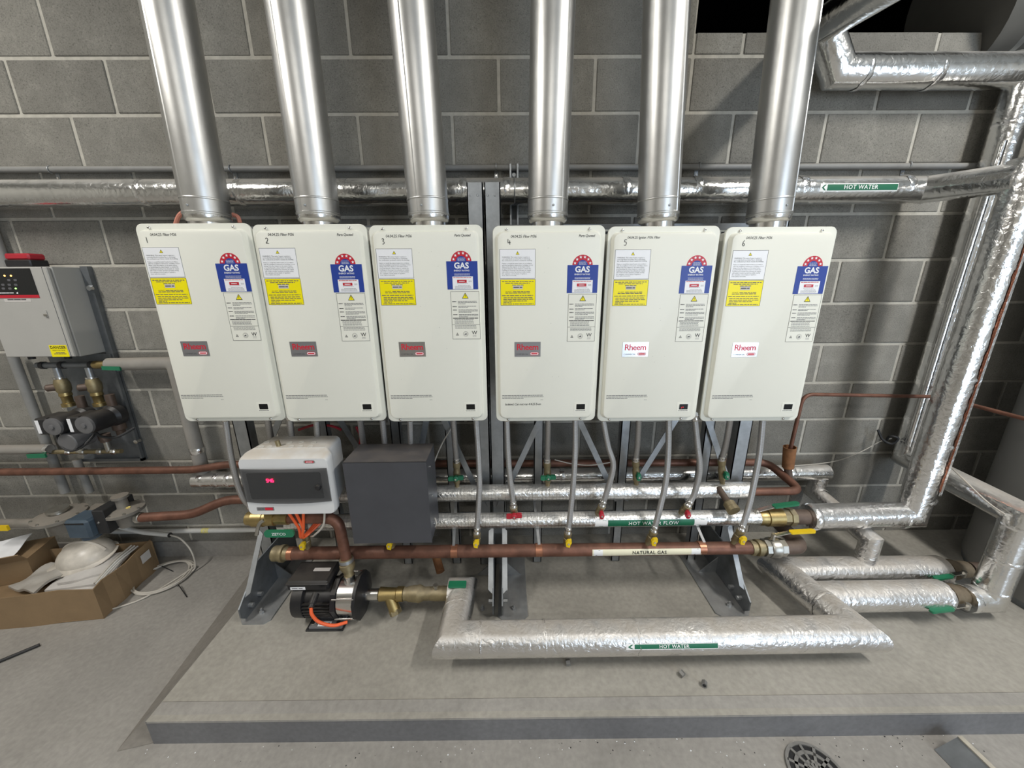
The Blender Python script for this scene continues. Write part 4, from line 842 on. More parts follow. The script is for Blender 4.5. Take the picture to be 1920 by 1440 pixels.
# big round duct up in the opening
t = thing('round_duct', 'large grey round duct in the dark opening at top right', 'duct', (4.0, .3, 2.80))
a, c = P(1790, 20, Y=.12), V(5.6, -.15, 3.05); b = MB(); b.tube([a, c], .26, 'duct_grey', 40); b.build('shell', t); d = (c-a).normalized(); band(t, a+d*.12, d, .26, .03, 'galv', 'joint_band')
# electrical conduit on the wall
t = pipe('conduit', 'thin grey conduit clipped along the wall above the hot pipe', [(-1.9, -.022, 1.995), (XR-1.5, -.022, 1.985)], .0125, 'conduit_grey', parts=1, seg=14)
for px in (90, 430, 930, 1312, 1706):
    q = P(px, 312, Y=-.03); b = MB(); b.tube([(q.x, -.022-.0145*math.cos(R_(a)), 1.991+.0145*math.sin(R_(a))) for a in range(-90, 91, 15)], .0022, 'galv', 6); b.box((q.x-.008, -.004, 1.955), (q.x+.008, 0, 1.982), 'galv'); b.lathe((q.x, -.004, 1.963), (0, -1, 0), [(0, .005), (.003, .004)], 'steel_bright', 8); b.build('saddle', t)
# pink cables behind flue 1
for k, (a, c, e, lab) in enumerate((((328, 425), (338, 402), (362, 390), 'pink cables'), ((436, 402), (446, 407), (450, 418), 'pink'))):
    b = MB()
    p_ = [P(x, y, Y=-.30) for x, y in (a, c, e)]; b.tube(spline(p_, 6), .0075, 'pink_cable', 8); tag(b.build('power_cable', loc=p_[0]), ['thick pink cable looping up left of the first flue', 'short pink cable end right of the first flue'][k], 'cable', 'pink cables behind the first flue')

# ------------------------------------------------------------------ white controller with smoked door
BY = -.555
cl, cr_ = P(440, 860, Y=BY), P(612, 862, Y=BY); cb_ = P(620, 964, Y=BY); zt, zb = cl.z+.010, cb_.z; x0, x1 = cl.x+.006, cr_.x+.004; xc, w = (x0+x1)/2, x1-x0
t = thing('controller', 'white controller enclosure with smoked door and red digits', 'controller', (xc, -.40, zb))
def crect(w_, z0, z1, y, r=.02): return [(x, y, z) for x, z in rrect(w_, z1-z0, r, 5, xc, (z0+z1)/2)]
b = MB(); b.loft([crect(w-.05, zb+.02, zt+.004, -.385), crect(w-.03, zb+.012, zt+.006, -.50)], 'plastic_white'); b.build('back_box', t)
b = MB(); b.loft([crect(w-.03, zb+.012, zt+.006, -.498), crect(w-.004, zb+.002, zt, -.512), crect(w, zb, zt-.002, -.520), crect(w, zb, zt-.008, BY+.010), crect(w-.006, zb+.003, zt-.014, BY)], 'plastic_white'); b.build('front_frame', t)
dzt, dzb = P(500, 878, Y=BY).z, P(500, 940, Y=BY).z; dx0, dx1 = x0+.003, x1-.006
b = MB(); n = 8
rows = []
for j in range(5):
    v = j/4; row = []
    for i in range(n+1):
        u = i/n; bow = .012*(1-(2*u-1)**2); zz = dzb-.006*(1-(2*u-1)**2) + (dzt-dzb+.012*(1-(2*u-1)**2)*.5)*v; row.append((dx0+(dx1-dx0)*u, BY-.004-bow*.7*math.sin(math.pi*(.25+.5*v)), zz))
    rows.append(row)
vs = [p for r in rows for p in r]; b.add(vs, [(j*(n+1)+i, j*(n+1)+i+1, (j+1)*(n+1)+i+1, (j+1)*(n+1)+i) for j in range(4) for i in range(n)], 'smoke_glass'); o = b.build('door', t); o['label'] = 'smoked transparent door'
b = MB(); b.prism(rrect(dx1-dx0-.05, dzt-dzb-.03, .006, 3, (dx0+dx1)/2-.004, (dzt+dzb)/2-.004), (0, BY+.0, 0), EX, EZ, .0015, 'pump_black'); b.build('inner_panel', t)
b = MB(); kx = P(602, 911, Y=BY); b.lathe((kx.x-.006, BY-.006, kx.z), (0, -1, 0), [(0, .011), (.008, .011), (.012, .009), (.014, .004)], 'pump_black', 16); b.build('latch', o)
b = MB(); dd = P(507, 901, Y=BY-.013); sg = {'5': 'afgcd', '4': 'fgbc', '6': 'afgecd'}
SEG7 = {'a': ((0, 1), (.5, 1)), 'b': ((.5, 1), (.5, .5)), 'c': ((.5, .5), (.5, 0)), 'd': ((0, 0), (.5, 0)), 'e': ((0, .5), (0, 0)), 'f': ((0, 1), (0, .5)), 'g': ((0, .5), (.5, .5))}
for k, ch in enumerate('546'):
    for s in sg[ch]:
        (a0, a1), (c0, c1) = SEG7[s]; H = .0125; ox = dd.x+(k-1.5)*.0095; b.bar((ox+a0*H, dd.y-.001, dd.z+(a1-.5)*H), (ox+c0*H, dd.y-.001, dd.z+(c1-.5)*H), .0017, .0008, 'led_red', (0, 0, 1) if a1 == c1 else (1, 0, 0))
o2 = b.build('digits', t); o2['label'] = 'glowing red digits'
b = MB(); q = P(580, 866, Y=BY); b.prism(rrect(.042, .012, .006, 5, q.x, q.z), (0, BY+.0005, 0), EX, EZ, .0012, 'badge_steel'); o2 = b.build('brand_badge', t); b = MB(); b.flat(rrect(.032, .008, .004, 5, q.x, q.z), (0, BY, 0), EX, EZ, 'brand_red', .0012); b.words(q.x-.012, q.x+.012, q.z, .003, (0, BY, 0), EX, EZ, 'label_white', .0016, random.Random(1), .0006); b.build('lettering', o2)
b = MB(); q = P(498, 954, Y=BY); b.prism(rrect(.066, .015, .001, 2, q.x, q.z), (0, BY+.0005, 0), EX, EZ, .0012, 'badge_grey'); o2 = b.build('nameplate', t); b = MB(); b.flat(rrect(.030, .011, .001, 2, q.x+.014, q.z), (0, BY, 0), EX, EZ, 'brand_red', .0011); b.words(q.x-.028, q.x-.004, q.z, .004, (0, BY, 0), EX, EZ, 'ink_grey', .0011, random.Random(8), .0008); b.build('lettering', o2)
for (px, py) in ((490, 838), (505, 838), (546, 837), (563, 837), (582, 837), (500, 829), (543, 830), (565, 829), (588, 830)):
    q = P(px, py, Z=zt+.006); b = MB(); b.lathe((q.x, q.y, zt+.0045), EZ, [(0, .011), (.0025, .011), (.003, .010), (.0022, .008)], 'plastic_dusty', 16); b.build('knockout', t)
q = P(523, 836, Z=zt+.006); b = MB(); b.cyl((q.x, q.y, zt+.004), (q.x-.004, q.y, zt+.028), .0085, 'brass_old', seg=10); tag(b.build('loose_fitting', loc=(q.x, q.y, zt+.005)), 'small brass fitting standing on the white controller', 'fitting')
# orange flexes below the controller
gp = P(570, 1012, Y=-.490)
for k, (a, m_) in enumerate((((538, 966), 'orange_cable'), ((553, 966), 'orange_cable'), ((571, 966), 'orange_cable'), ((611, 966), 'grey_cable'))):
    s = P(*a, Y=-.535); pts = [s+V(0, 0, .03), s+(gp-s)*.45+V(.014 if k < 2 else -.004, 0, -.004), gp+V(.004*(k-1.5), 0, .012), gp+V(.03+.012*k, .06, .045)] if k < 3 else [s+V(0, 0, .03), P(606, 985, Y=-.530), P(590, 1003, Y=-.510), gp+V(.02, .02, .0)]
    b = MB(); b.tube(spline(pts, 6), .0055 if k < 3 else .004, m_, 8)
    tag(b.build('flex_cable', loc=s), ['leftmost orange flex dropping from the white controller', 'middle orange flex dropping from the white controller', 'rightmost orange flex dropping from the white controller', 'grey flex curving under the white controller'][k], 'cable', 'flexes under the white controller')

# ------------------------------------------------------------------ dark grey steel box
bl, br, bbm = P(643, 866, Y=-.55), P(798, 867, Y=-.55), P(806, 1016, Y=-.55)
t = thing('metal_box', 'plain dark grey steel box right of the white controller', 'box', ((bl.x+br.x)/2, -.47, bbm.z))
b = MB(); b.box((bl.x, -.55, bbm.z), (br.x, -.39, bl.z-.004), 'dark_paint', .002); b.build('body', t)
b = MB(); b.box((bl.x-.002, -.553, bbm.z-.002), (br.x+.002, -.549, bl.z-.002), 'dark_paint', .001); b.box((bl.x-.002, -.553, bl.z-.005), (br.x+.002, -.39, bl.z-.002), 'dark_paint', .001); b.build('cover', t)
for sx in (0, 1):
    for z in (bl.z-.05, bbm.z+.05, (bl.z+bbm.z)/2):
        x = br.x if sx else bl.x; b = MB(); b.lathe((x, -.50, z), (1 if sx else -1, 0, 0), [(0, .004), (.004, .004), (.006, .002)], 'steel_bright', 8); b.build('screw', t)
b = MB(); q = P(805, 985, Y=-.47); b.tube(spline([P(804, 960, Y=-.45), P(815, 972, Y=-.47), P(818, 982, Y=-.48), P(812, 992, Y=-.47), P(803, 995, Y=-.45)], 6), .003, 'grey_cable', 8); tag(b.build('flex_cable', loc=q), 'thin grey cable loop at the right side of the dark box', 'cable')
b = MB(); p_ = [P(848, 800, Y=-.25), P(830, 830, Y=-.27), P(816, 862, Y=-.33), P(808, 890, Y=-.42)]; b.tube(spline(p_, 6), .003, 'grey_cable', 8); tag(b.build('flex_cable', loc=p_[0]), 'thin grey cable hanging from heater three to the dark box', 'cable')

# ------------------------------------------------------------------ valve and pump feed under the controller
vz = .470; vy = -.497
va, vb = P(464, 972, Y=vy), P(545, 974, Y=vy); vz = va.z
t = thing('ball_valve', 'large brass valve with dark green lever under the white controller', 'valve', (va.x, vy, vz))
b = MB(); L_ = vb.x-va.x; b.lathe((va.x-.004, vy, vz), EX, [(0, .018), (.006, .027), (.03, .030), (.032, .034), (.075, .034), (.077, .031), (.12, .031), (.122, .026), (L_*.85, .026), (L_, .028)], 'brass', 16); b.build('body', t)
b = MB(); pa, pb = P(486, 983, Y=vy-.035), P(481, 1003, Y=vy-.04); b.tube(spline([P(495, 975, Y=vy-.03), pa, pb], 4), .007, 'steel_fit', 8); b.build('lever', t)
b = MB(); ga, gb = P(497, 1000, Y=vy-.045), P(552, 998, Y=vy-.045); b.prism(rrect(gb.x-ga.x, .030, .012, 4, (ga.x+gb.x)/2, ga.z), (0, vy-.042, 0), EX, EZ, .010, 'green_plastic'); o = b.build('grip', t); b = MB(); b.text('ZETCO', ((ga.x+gb.x)/2, vy-.042, ga.z), EX, EZ, .017, 'label_white', .0105, bold=.012); b.build('lettering', o)
e1 = P(636, 985, Y=vy); pt = P(651, 1048, Y=-.49)
pipe('pump_pipe', 'bent brown copper pipe dropping from the brass valve to the pump', [(vb.x-.005, vy, vz), (e1.x, vy, vz-.004), (pt.x, -.497, pt.z)], .0215, 'copper_rust', fil=.055)
# the pump; its axis runs left to right
ax = P(600, 1112, Z=FZ); AY = SY; AZ = FZ
def px_x(px): return P(px, 1112, Y=AY-.06).x
t = thing('water_pump', 'small black and steel water pump on the plinth', 'pump', (px_x(600), AY, PZ))
xa, xb, xc1, xd, xe, xf = px_x(541), px_x(566), px_x(617), px_x(628), px_x(660), px_x(686)
b = MB(); b.lathe((xa, AY, AZ), EX, [(0, .070), (.006, .082), (xb-xa-.004, .084), (xb-xa, .078)], 'pump_black', 28); b.build('fan_cover', t)
b = MB(); b.lathe((xb-.002, AY, AZ), EX, [(0, .068), (xc1-xb, .068)], 'pump_black', 28)
for k in range(22):
    a = R_(-200+k*220/21); d = V(0, math.cos(a), math.sin(a)); q = V(0, AY, AZ)+d*.074; b.bar((xb, q.y, q.z), (xc1, q.y, q.z), .004, .018, 'pump_black', tuple(V(1, 0, 0).cross(d)))
b.build('motor', t)
b = MB(); zt2 = AZ+.070; b.box((xa-.012, AY-.050, zt2), (xc1-.006, AY+.075, zt2+.046), 'pump_black', .008); b.box((xa-.015, AY-.054, zt2+.030), (xc1-.003, AY+.078, zt2+.040), 'pump_black', .004); o = b.build('terminal_box', t)
b = MB(); b.flat(rrect(.062, .014, .001, 2, xa+.035, zt2+.016), (0, AY-.050, 0), EX, EZ, 'label_white', .0006); b.words(xa+.010, xa+.055, zt2+.016, .004, (0, AY-.050, 0), EX, EZ, 'ink_grey', .0009, random.Random(6), .004); b.build('nameplate', o)
b = MB(); b.prism(rrect(.07, .018, .002, 2, xc1-.06, AY+.02), (0, 0, zt2+.046), (1, 0, 0), (0, 1, 0), .001, 'paper'); b.build('top_label', o)
b = MB(); b.cyl((xc1-.045, AY-.075, zt2+.012), (xc1-.045, AY-.110, zt2-.004), .014, 'pump_black', seg=14); b.cyl((xc1-.045, AY-.105, zt2-.002), (xc1-.045, AY-.122, zt2-.010), .011, 'pump_black', seg=14); b.build('cable_gland', t)
b = MB(); b.lathe((xc1-.002, AY, AZ), EX, [(0, .062), (.004, .086), (xd-xc1, .086), (xd-xc1+.002, .07)], 'pump_black', 8); b.build('bracket', t)
b = MB(); b.lathe((xd, AY, AZ), EX, [(0, .074), (.002, .078), (xe-xd, .078), (xe-xd+.002, .074)], 'steel_bright', 32); b.lathe((xe-.032, AY, AZ+.072), EZ, [(0, .024), (.035, .022)], 'steel_bright', 16); b.build('stage_housing', t)
b = MB(); b.lathe((xe, AY, AZ), EX, [(0, .078), (.003, .098), (.016, .098), (.020, .090), (.028, .045), (.034, .035)], 'pump_black', 10); b.build('end_plate', t)
for k, (dy, dz) in enumerate(((-.075, -.05), (-.075, .05), (.06, .07))):
    b = MB(); b.cyl((xd-.01, AY+dy, AZ+dz), (xe+.01, AY+dy, AZ+dz), .004, 'steel_bright', seg=8); b.build('tie_rod', t)
b = MB(); q0, q1 = xc1-.085, xc1+.005+.02; b.box((xb+.01, AY-.078, PZ+.006), (xd+.015, AY+.08, PZ+.018), 'pump_grey', .003); b.box((xb+.02, AY-.045, PZ+.016), (xd, AY+.06, AZ-.06), 'pump_black', .004); o = b.build('base', t)
b = MB(); b.box((xb-.002, AY-.083, PZ), (xd+.02, AY+.085, PZ+.007), 'rubber', .002); b.build('rubber_pad', t)
b = MB(); b.prism(rrect(.052, .022, .001, 2, (xb+xd)/2+.004, AY-.062), (0, 0, PZ+.018), (1, 0, 0), (0, 1, 0), .0006, 'label_white'); rn = random.Random(14)
b.words((xb+xd)/2-.017, (xb+xd)/2+.026, AY-.062, .011, (0, 0, PZ+.0186), (1, 0, 0), (0, 1, 0), 'ink_grey', .0004, rn, .0012); b.build('barcode_label', o)
for x in (xb+.026, xd-.004): b = MB(); b.hexa((x, AY-.062, PZ+.018), (x, AY-.062, PZ+.028), .010, 'steel_bright'); b.build('bolt', t)
b = MB(); g0 = V(xc1-.045, AY-.120, zt2-.009); b.tube(spline([g0, g0+V(.004, -.008, -.028), g0+V(.026, -.006, -.068), g0+V(.072, .006, -.100), g0+V(.120, .026, -.106)], 7), .0065, 'orange_cable', 10); tag(b.build('flex_cable', loc=g0), 'orange flex curving down the front of the pump', 'cable')
# pump outlet fittings
t = thing('union_fitting', 'ribbed union joining the copper pipe to the pump top', 'fitting', (xe-.032, AY, AZ+.1))
top_ = V(pt.x, -.498, pt.z+.01); bot_ = V(xe-.032, AY, AZ+.104); d_ = top_-bot_; Lh = d_.length
b = MB(); b.lathe(bot_, d_, [(0, .020), (Lh*.3, .020), (Lh*.32, .026), (Lh*.45, .026), (Lh*.47, .031), (Lh*.68, .031), (Lh*.70, .028), (Lh, .028)], 'brass_old', 12); b.build('body', t)
b = MB(); b.lathe(bot_+d_*.78, d_, [(0, .029), (Lh*.18, .029)], 'galv', 16); b.build('tape_wrap', t)
xs_ = [px_x(p_) for p_ in (690, 700, 727, 745, 757, 766, 783, 800, 818)]
t = thing('strainer', 'brass strainer and check valve between the pump and the foil pipe', 'fitting', (xs_[1], AY, AZ))
b = MB(); b.cyl((xe+.03, AY, AZ), (xs_[1], AY, AZ), .024, 'steel_bright', seg=14); b.build('nipple', t)
b = MB(); b.lathe((xs_[1]-.006, AY, AZ), EX, [(0, .022), (.008, .030), (.03, .028), (xs_[3]-xs_[1]-.02, .026), (xs_[3]-xs_[1]-.016, .031), (xs_[3]-xs_[1]+.01, .031)], 'brass', 12); b.cyl((xs_[2]-.02, AY, AZ), (xs_[2]+.01, AY-.03, AZ-.058), .024, 'brass', seg=14); b.build('strainer_body', t)
b = MB(); b.hexa((xs_[2]+.008, AY-.028, AZ-.054), (xs_[2]+.016, AY-.036, AZ-.070), .026, 'brass_old'); b.build('strainer_cap', t)
b = MB(); b.lathe((xs_[3]+.006, AY, AZ), EX, [(0, .027), (.018, .029), (.022, .032), (xs_[6]-xs_[4], .035), (xs_[6]-xs_[4]+.01, .037), (xs_[6]-xs_[4]+.03, .028), (xs_[7]-xs_[3], .028)], 'brass_old', 12); b.build('check_valve', t)
b = MB(); b.lathe((xs_[7], AY, AZ), EX, [(0, .027), (.02, .030), (.05, .030), (lx-xs_[7]-.02, .028)], 'brass_old', 14); b.lathe((xs_[8]-.014, AY-.005, AZ+.028), EZ, [(0, .008), (.012, .008), (.014, .011), (.022, .011)], 'steel_fit', 10); b.build('isolating_valve', t)
pipe('copper_stub', 'short rusty copper pipe stub on the plinth left of the middle foot', [P(818, 1045, Y=-.30), P(826, 1072, Y=-.36)], .020, 'rust', 'pipe', seg=16)
# white wire and steel bits behind
b = MB(); p_ = [P(1040, 862, Y=-.26), P(1075, 870, Y=-.25), P(1110, 872, Y=-.25), P(1150, 866, Y=-.24)]; b.tube(spline(p_, 6), .0025, 'grey_cable', 6); tag(b.build('flex_cable', loc=p_[0]), 'thin white wire sagging behind the hoses of heater four', 'cable')
b = MB(); p_ = [P(1470, 875, Y=-.12), P(1560, 866, Y=-.05), P(1612, 848, Y=-.04), P(1650, 828, Y=-.04), P(1672, 822, Y=-.06)]; b.tube(spline(p_, 6), .0022, 'grey_cable', 6); tag(b.build('flex_cable', loc=p_[0]), 'thin grey wire crossing the wall to the riser', 'cable')
b = MB(); p_ = [P(1660, 830, Y=-.05), P(1668, 818, Y=-.08), P(1684, 822, Y=-.10), P(1672, 832, Y=-.09), P(1655, 824, Y=-.07), P(1646, 806, Y=-.05)]; b.tube(spline(p_, 6), .006, 'rubber', 8); tag(b.build('tape_tail', loc=p_[0]), 'tangle of black tape on the riser near the wall', 'tape')
b = MB(); p_ = [P(1772, 865, Y=-.30), P(1810, 902, Y=-.42), P(1850, 940, Y=-.50), P(1885, 965, Y=-.56)]; b.tube(spline(p_, 6), .003, 'grey_cable', 6); tag(b.build('flex_cable', loc=p_[0]), 'thin grey wire in front of the grey tank', 'cable')

# ------------------------------------------------------------------ left: control cabinet
CX0, CX1, CFY, CZ0, CZ1 = -.245, .069, -.147, 1.200, 1.592
t = thing('control_cabinet', 'light grey wall cabinet with black display and danger label', 'cabinet', ((CX0+CX1)/2, 0, CZ0))
b = MB(); b.box((CX0, CFY+.018, CZ0), (CX1, -.004, CZ1), 'grey_paint', .002); b.build('body', t)
b = MB(); b.box((CX0+.001, CFY, CZ0+.002), (CX1-.004, CFY+.016, CZ1-.002), 'grey_paint', .003); dr = b.build('door', t)
b = MB(); b.box((CX1-.022, CFY-.0010, CZ0+.002), (CX1-.0205, CFY+.001, CZ1-.002), 'ink_grey'); b.build('door_edge', dr)
fo = (0, CFY, 0)
def cq(px, py): q = P(px, py, Y=CFY); return q.x, q.z
b = MB(); a, c = cq(64, 503), cq(64, 553); x0 = CX0+.012; x1 = a[0]-.018; b.prism([(x0, c[1]), (x1, c[1]), (x1, a[1]), (x0, a[1])], fo, EX, EZ, .0020, 'screen_black'); dp = b.build('display_panel', t)
b = MB(); z = c[1]; b.prism([(x0, z-.012), (x1, z-.012), (x1, z), (x0, z)], fo, EX, EZ, .0020, 'label_red'); b.build('red_strip', dp)
for k, (px, py, m_) in enumerate(((10, 517, 'led_orange'), (22, 517, 'led_orange'), (31, 541, 'led_green'))):
    q = cq(px, py); b = MB(); b.lathe((q[0], CFY-.002, q[1]), (0, -1, 0), [(0, .003), (.002, .0026)], m_, 10); b.build('indicator_light', dp)
for (px, py) in ((7, 534), (19, 534), (31, 534), (18, 525), (30, 525), (8, 541), (20, 541)): q = cq(px, py); b = MB(); b.prism(rrect(.014, .009, .004, 3, *q), fo, EX, EZ, .0030, 'ink_grey'); b.build('button', dp)
b = MB(); q = cq(24, 551); b.words(q[0]-.055, q[0]+.01, q[1]+.004, .0035, fo, EX, EZ, 'label_white', .0024, random.Random(3), .001); b.flat([(q[0]+.018, q[1]+.002), (q[0]+.026, q[1]), (q[0]+.028, q[1]+.008), (q[0]+.022, q[1]+.006)], fo, EX, EZ, 'label_white', .0024); b.build('logo', dp)
b = MB(); q = cq(37, 563); b.prism(rrect(.115, .014, .002, 2, q[0]-.008, q[1]), fo, EX, EZ, .0008, 'paper'); o = b.build('name_label', t); b = MB(); b.words(q[0]-.05, q[0]+.03, q[1]+.003, .005, fo, EX, EZ, 'ink_grey', .0011, random.Random(5), .002); b.build('printing', o)
b = MB(); q = cq(86, 588); b.prism(rrect(.016, .034, .006, 3, *q), fo, EX, EZ, .003, 'grey_paint'); b.lathe((q[0]+.002, CFY-.003, q[1]-.006), (0, -1, 0), [(0, .006), (.006, .005), (.007, .002)], 'steel_fit', 12); b.build('lock', t)
b = MB(); a, c = cq(113, 647), cq(113, 669); b.prism(rrect(.078, a[1]-c[1], .002, 2, a[0]-.013, (a[1]+c[1])/2), fo, EX, EZ, .0008, 'label_yellow'); o = b.build('danger_label', t)
b = MB(); b.text('DANGER', (a[0]-.013, CFY, a[1]-.011), EX, EZ, .0175, 'ink', .0011, bold=.02); b.text('HIGH VOLTAGE', (a[0]-.013, CFY, a[1]-.024), EX, EZ, .008, 'ink', .0011); b.words(a[0]-.03, a[0]+.010, a[1]-.034, .003, fo, EX, EZ, 'ink_grey', .0011, random.Random(2), .001); b.words(a[0]-.04, a[0]+.015, a[1]-.040, .003, fo, EX, EZ, 'ink_grey', .0011, random.Random(4), .001); b.build('printing', o)
for px in (60, 128):
    q = P(px, 672, Y=-.07); b = MB(); b.cyl((q.x, -.07, CZ0), (q.x, -.07, CZ0-.022), .013, 'rubber', seg=10); b.build('cable_gland', t)
t = thing('beacon', 'red warning beacon on top of the grey cabinet', 'beacon', (-.10, -.09, CZ1)); q0, q1 = P(26, 497, Y=-.09), P(74, 497, Y=-.09)
b = MB(); b.box((q0.x, -.12, CZ1), (q1.x, -.05, CZ1+.030), 'pump_black', .004); b.build('base', t)
b = MB(); b.box((q0.x+.003, -.117, CZ1+.030), (q1.x-.003, -.053, CZ1+.056), 'red_plastic', .006); b.build('lens', t)
t = thing('wall_strut', 'vertical steel strut on the wall right of the grey cabinet', 'bracket', (.09, -.01, 1.1)); b = MB(); b.box((.071, -.022, 1.10), (.104, 0, CZ1+.005), 'galv_dark'); b.build('channel', t); b = MB(); b.hexa((.098, -.022, 1.50), (.098, -.036, 1.50), .012, 'steel_bright'); b.build('bolt', t)
# ------------------------------------------------------------------ twin circulators on a steel plate
t = thing('mounting_plate', 'dark steel wall plate behind the two black circulators', 'plate', (-.07, 0, .62)); b = MB(); b.box((-.225, -.012, .618), (.095, 0, 1.19), 'galv_dark'); b.box((.083, -.028, .618), (.095, -.010, 1.19), 'galv_dark'); b.box((-.225, -.028, .618), (.095, -.010, .632), 'galv_dark'); b.build('plate', t)
b = MB(); q = P(257, 828, Y=-.03); b.hexa((q.x-.004, -.012, q.z), (q.x-.004, -.035, q.z), .011, 'steel_bright'); b.build('bolt', t)
MY = -.075
a, c = P(72, 690, Y=MY), P(178, 684, Y=MY)
t = thing('manifold', 'upper dark steel manifold with two brass check valves', 'fitting', (a.x, MY, a.z)); b = MB(); b.cyl((a.x, MY, c.z), (c.x, MY, c.z), .014, 'galv_dark'); [b.lathe((x, MY, c.z), EX, [(0, .018), (.018, .018)], 'rubber', 12) for x in (a.x+.02, a.x+.11, c.x-.02)]; b.build('pipe', t)
for px in (100, 160):
    q = P(px, 690, Y=MY); x = q.x+.014; zt_ = c.z
    b = MB(); b.cyl((x, MY, zt_-.012), (x, MY, zt_-.060), .013, 'galv', seg=14); b.lathe((x, MY, zt_-.066), EZ, [(0, .022), (.008, .022)], 'steel_bright', 14); b.build('chrome_stub', t)
    b = MB(); b.lathe((x, MY, zt_-.135), EZ, [(0, .022), (.012, .027), (.04, .029), (.06, .024), (.070, .020)], 'brass_old', 14); b.lathe((x-.012, MY-.01, zt_-.105), (-.8, -.6, 0), [(0, .018), (.035, .017), (.04, .010)], 'copper_dull', 12); b.build('check_valve', t)
    b = MB(); b.lathe((x, MY, zt_-.205), EZ, [(0, .026), (.016, .026), (.018, .019), (.05, .020), (.055, .024), (.070, .022)], 'brass', 12); b.build('brass_union', t)
b = MB(); q = P(178, 683, Y=MY); b.lathe((q.x-.005, MY, c.z), EX, [(0, .017), (.01, .020), (.03, .018), (.06, .017)], 'brass', 12); b.build('brass_tail', t)
b = MB(); g0, g1 = P(192, 690, Y=MY-.03), P(226, 691, Y=MY-.03); b.bar(g0, g1, .018, .008, 'green_plastic', (0, 0, 1)); o = b.build('lever', t); o['label'] = 'green lever'
for k, (px, py) in enumerate(((94, 801), (154, 798))):
    q = P(px, py, Y=-.215); x, z = q.x, q.z
    t = thing('circulator_pump', ['left black circulator pump with round grey face', 'right black circulator pump with round grey face'][k], 'pump', (x, -.06, z-.03), 'twin circulators')
    b = MB(); b.lathe((x+.008, -.205, z), (0, 1, 0), [(0, .040), (.012, .046), (.09, .046), (.095, .040), (.11, .052), (.145, .052)], 'pump_black', 24); b.build('motor', t)
    b = MB(); b.box((x-.070, -.212, z-.040), (x-.012, -.110, z+.040), 'pump_black', .006); o = b.build('terminal_box', t); b = MB(); b.prism(rrect(.016, .064, .001, 2, x-.057, z), (0, -.212, 0), EX, EZ, .0008, 'label_white'); b.words(x-.062, x-.052, z, .018, (0, -.212, 0), EX, EZ, 'ink_grey', .0012, random.Random(k), .004); b.build('rating_label', o)
    b = MB(); b.lathe((x+.008, -.205, z), (0, -1, 0), [(0, .041), (.010, .040), (.012, .030), (.010, .012), (.016, .011), (.017, .004)], 'pump_grey', 24); b.build('face_plate', t)
    b = MB(); b.lathe((x+.01, -.075, z-.105), EZ, [(0, .018), (.025, .018), (.03, .026), (.06, .026), (.065, .018), (.21, .018)], 'copper_dull', 14); b.build('ports', t)
    if k == 0: b = MB(); b.lathe((x+.030, -.20, z-.085), (0, 1, 0), [(0, .040), (.004, .044), (.09, .044)], 'pump_grey', 20); b.build('lower_housing', t)
    b = MB(); b.tube(spline([(x-.03, -.17, z-.038), (x-.02, -.19, z-.085), (x+.025, -.20, z-.125), (x+.07, -.18, z-.115), (x+.085, -.12, z-.07)] if k == 0 else [(x-.01, -.17, z-.045), (x+.02, -.17, z-.075), (x+.07, -.15, z-.085), (x+.11, -.10, z-.06)], 6), .006, 'rubber', 8); b.build('cable', t)
q0, q1 = P(100, 852, Y=-.075), P(228, 846, Y=-.075)
t = thing('manifold', 'lower brass and chrome manifold under the two circulators', 'fitting', (q0.x, -.075, q1.z)); b = MB(); b.cyl((q0.x, -.075, q1.z), (q1.x, -.075, q1.z), .011, 'brass_old', seg=14); b.build('pipe', t)
for f in (.25, .45, .70, .90): x = q0.x+(q1.x-q0.x)*f; b = MB(); b.lathe((x-.012, -.075, q1.z), EX, [(0, .013), (.003, .017), (.02, .017), (.024, .013)], 'steel_bright' if f in (.25, .9) else 'steel_fit', 8); b.build('coupling', t)
for px in (148, 205): x = P(px, 846, Y=-.075).x; b = MB(); b.cyl((x, -.075, q1.z), (x, -.075, q1.z+.07), .012, 'steel_fit', seg=12); b.lathe((x, -.075, q1.z+.055), EZ, [(0, .02), (.01, .02), (.012, .024), (.04, .024)], 'copper_dull', 12); b.build('tail', t)
q = P(92, 842, Y=-.09); t = pipe('lagged_pipe', 'pale lagged pipe ending under the left circulator', [(-1.9, -.09, q.z), (q.x, -.09, q.z)], .024, 'lagging', parts=1); crumple(t, (q.x, -.09, q.z), EX, .024, .02, 'foil_clean', 7)
b = MB(); g = P(75, 855, Y=-.12); b.bar(g+V(-.06, 0, 0), g+V(.03, 0, .002), .020, .008, 'green_plastic', (0, 0, 1)); b.build('valve_lever', t)
q0, q1, q2 = P(205, 683, Y=-.075), P(326, 681, Y=-.075), P(368, 870, Y=-.075)
t = pipe('lagged_pipe', 'grey lagged pipe turning down behind the first heater', [(q0.x, -.075, q0.z), (q1.x, -.075, q1.z), (q1.x+.004, -.075, LZ+.01)], .030, 'lagging', parts=1, fil=.03)
crumple(t, (q1.x+.004, -.075, .70), EZ, .031, .03, 'foil_clean', 3)
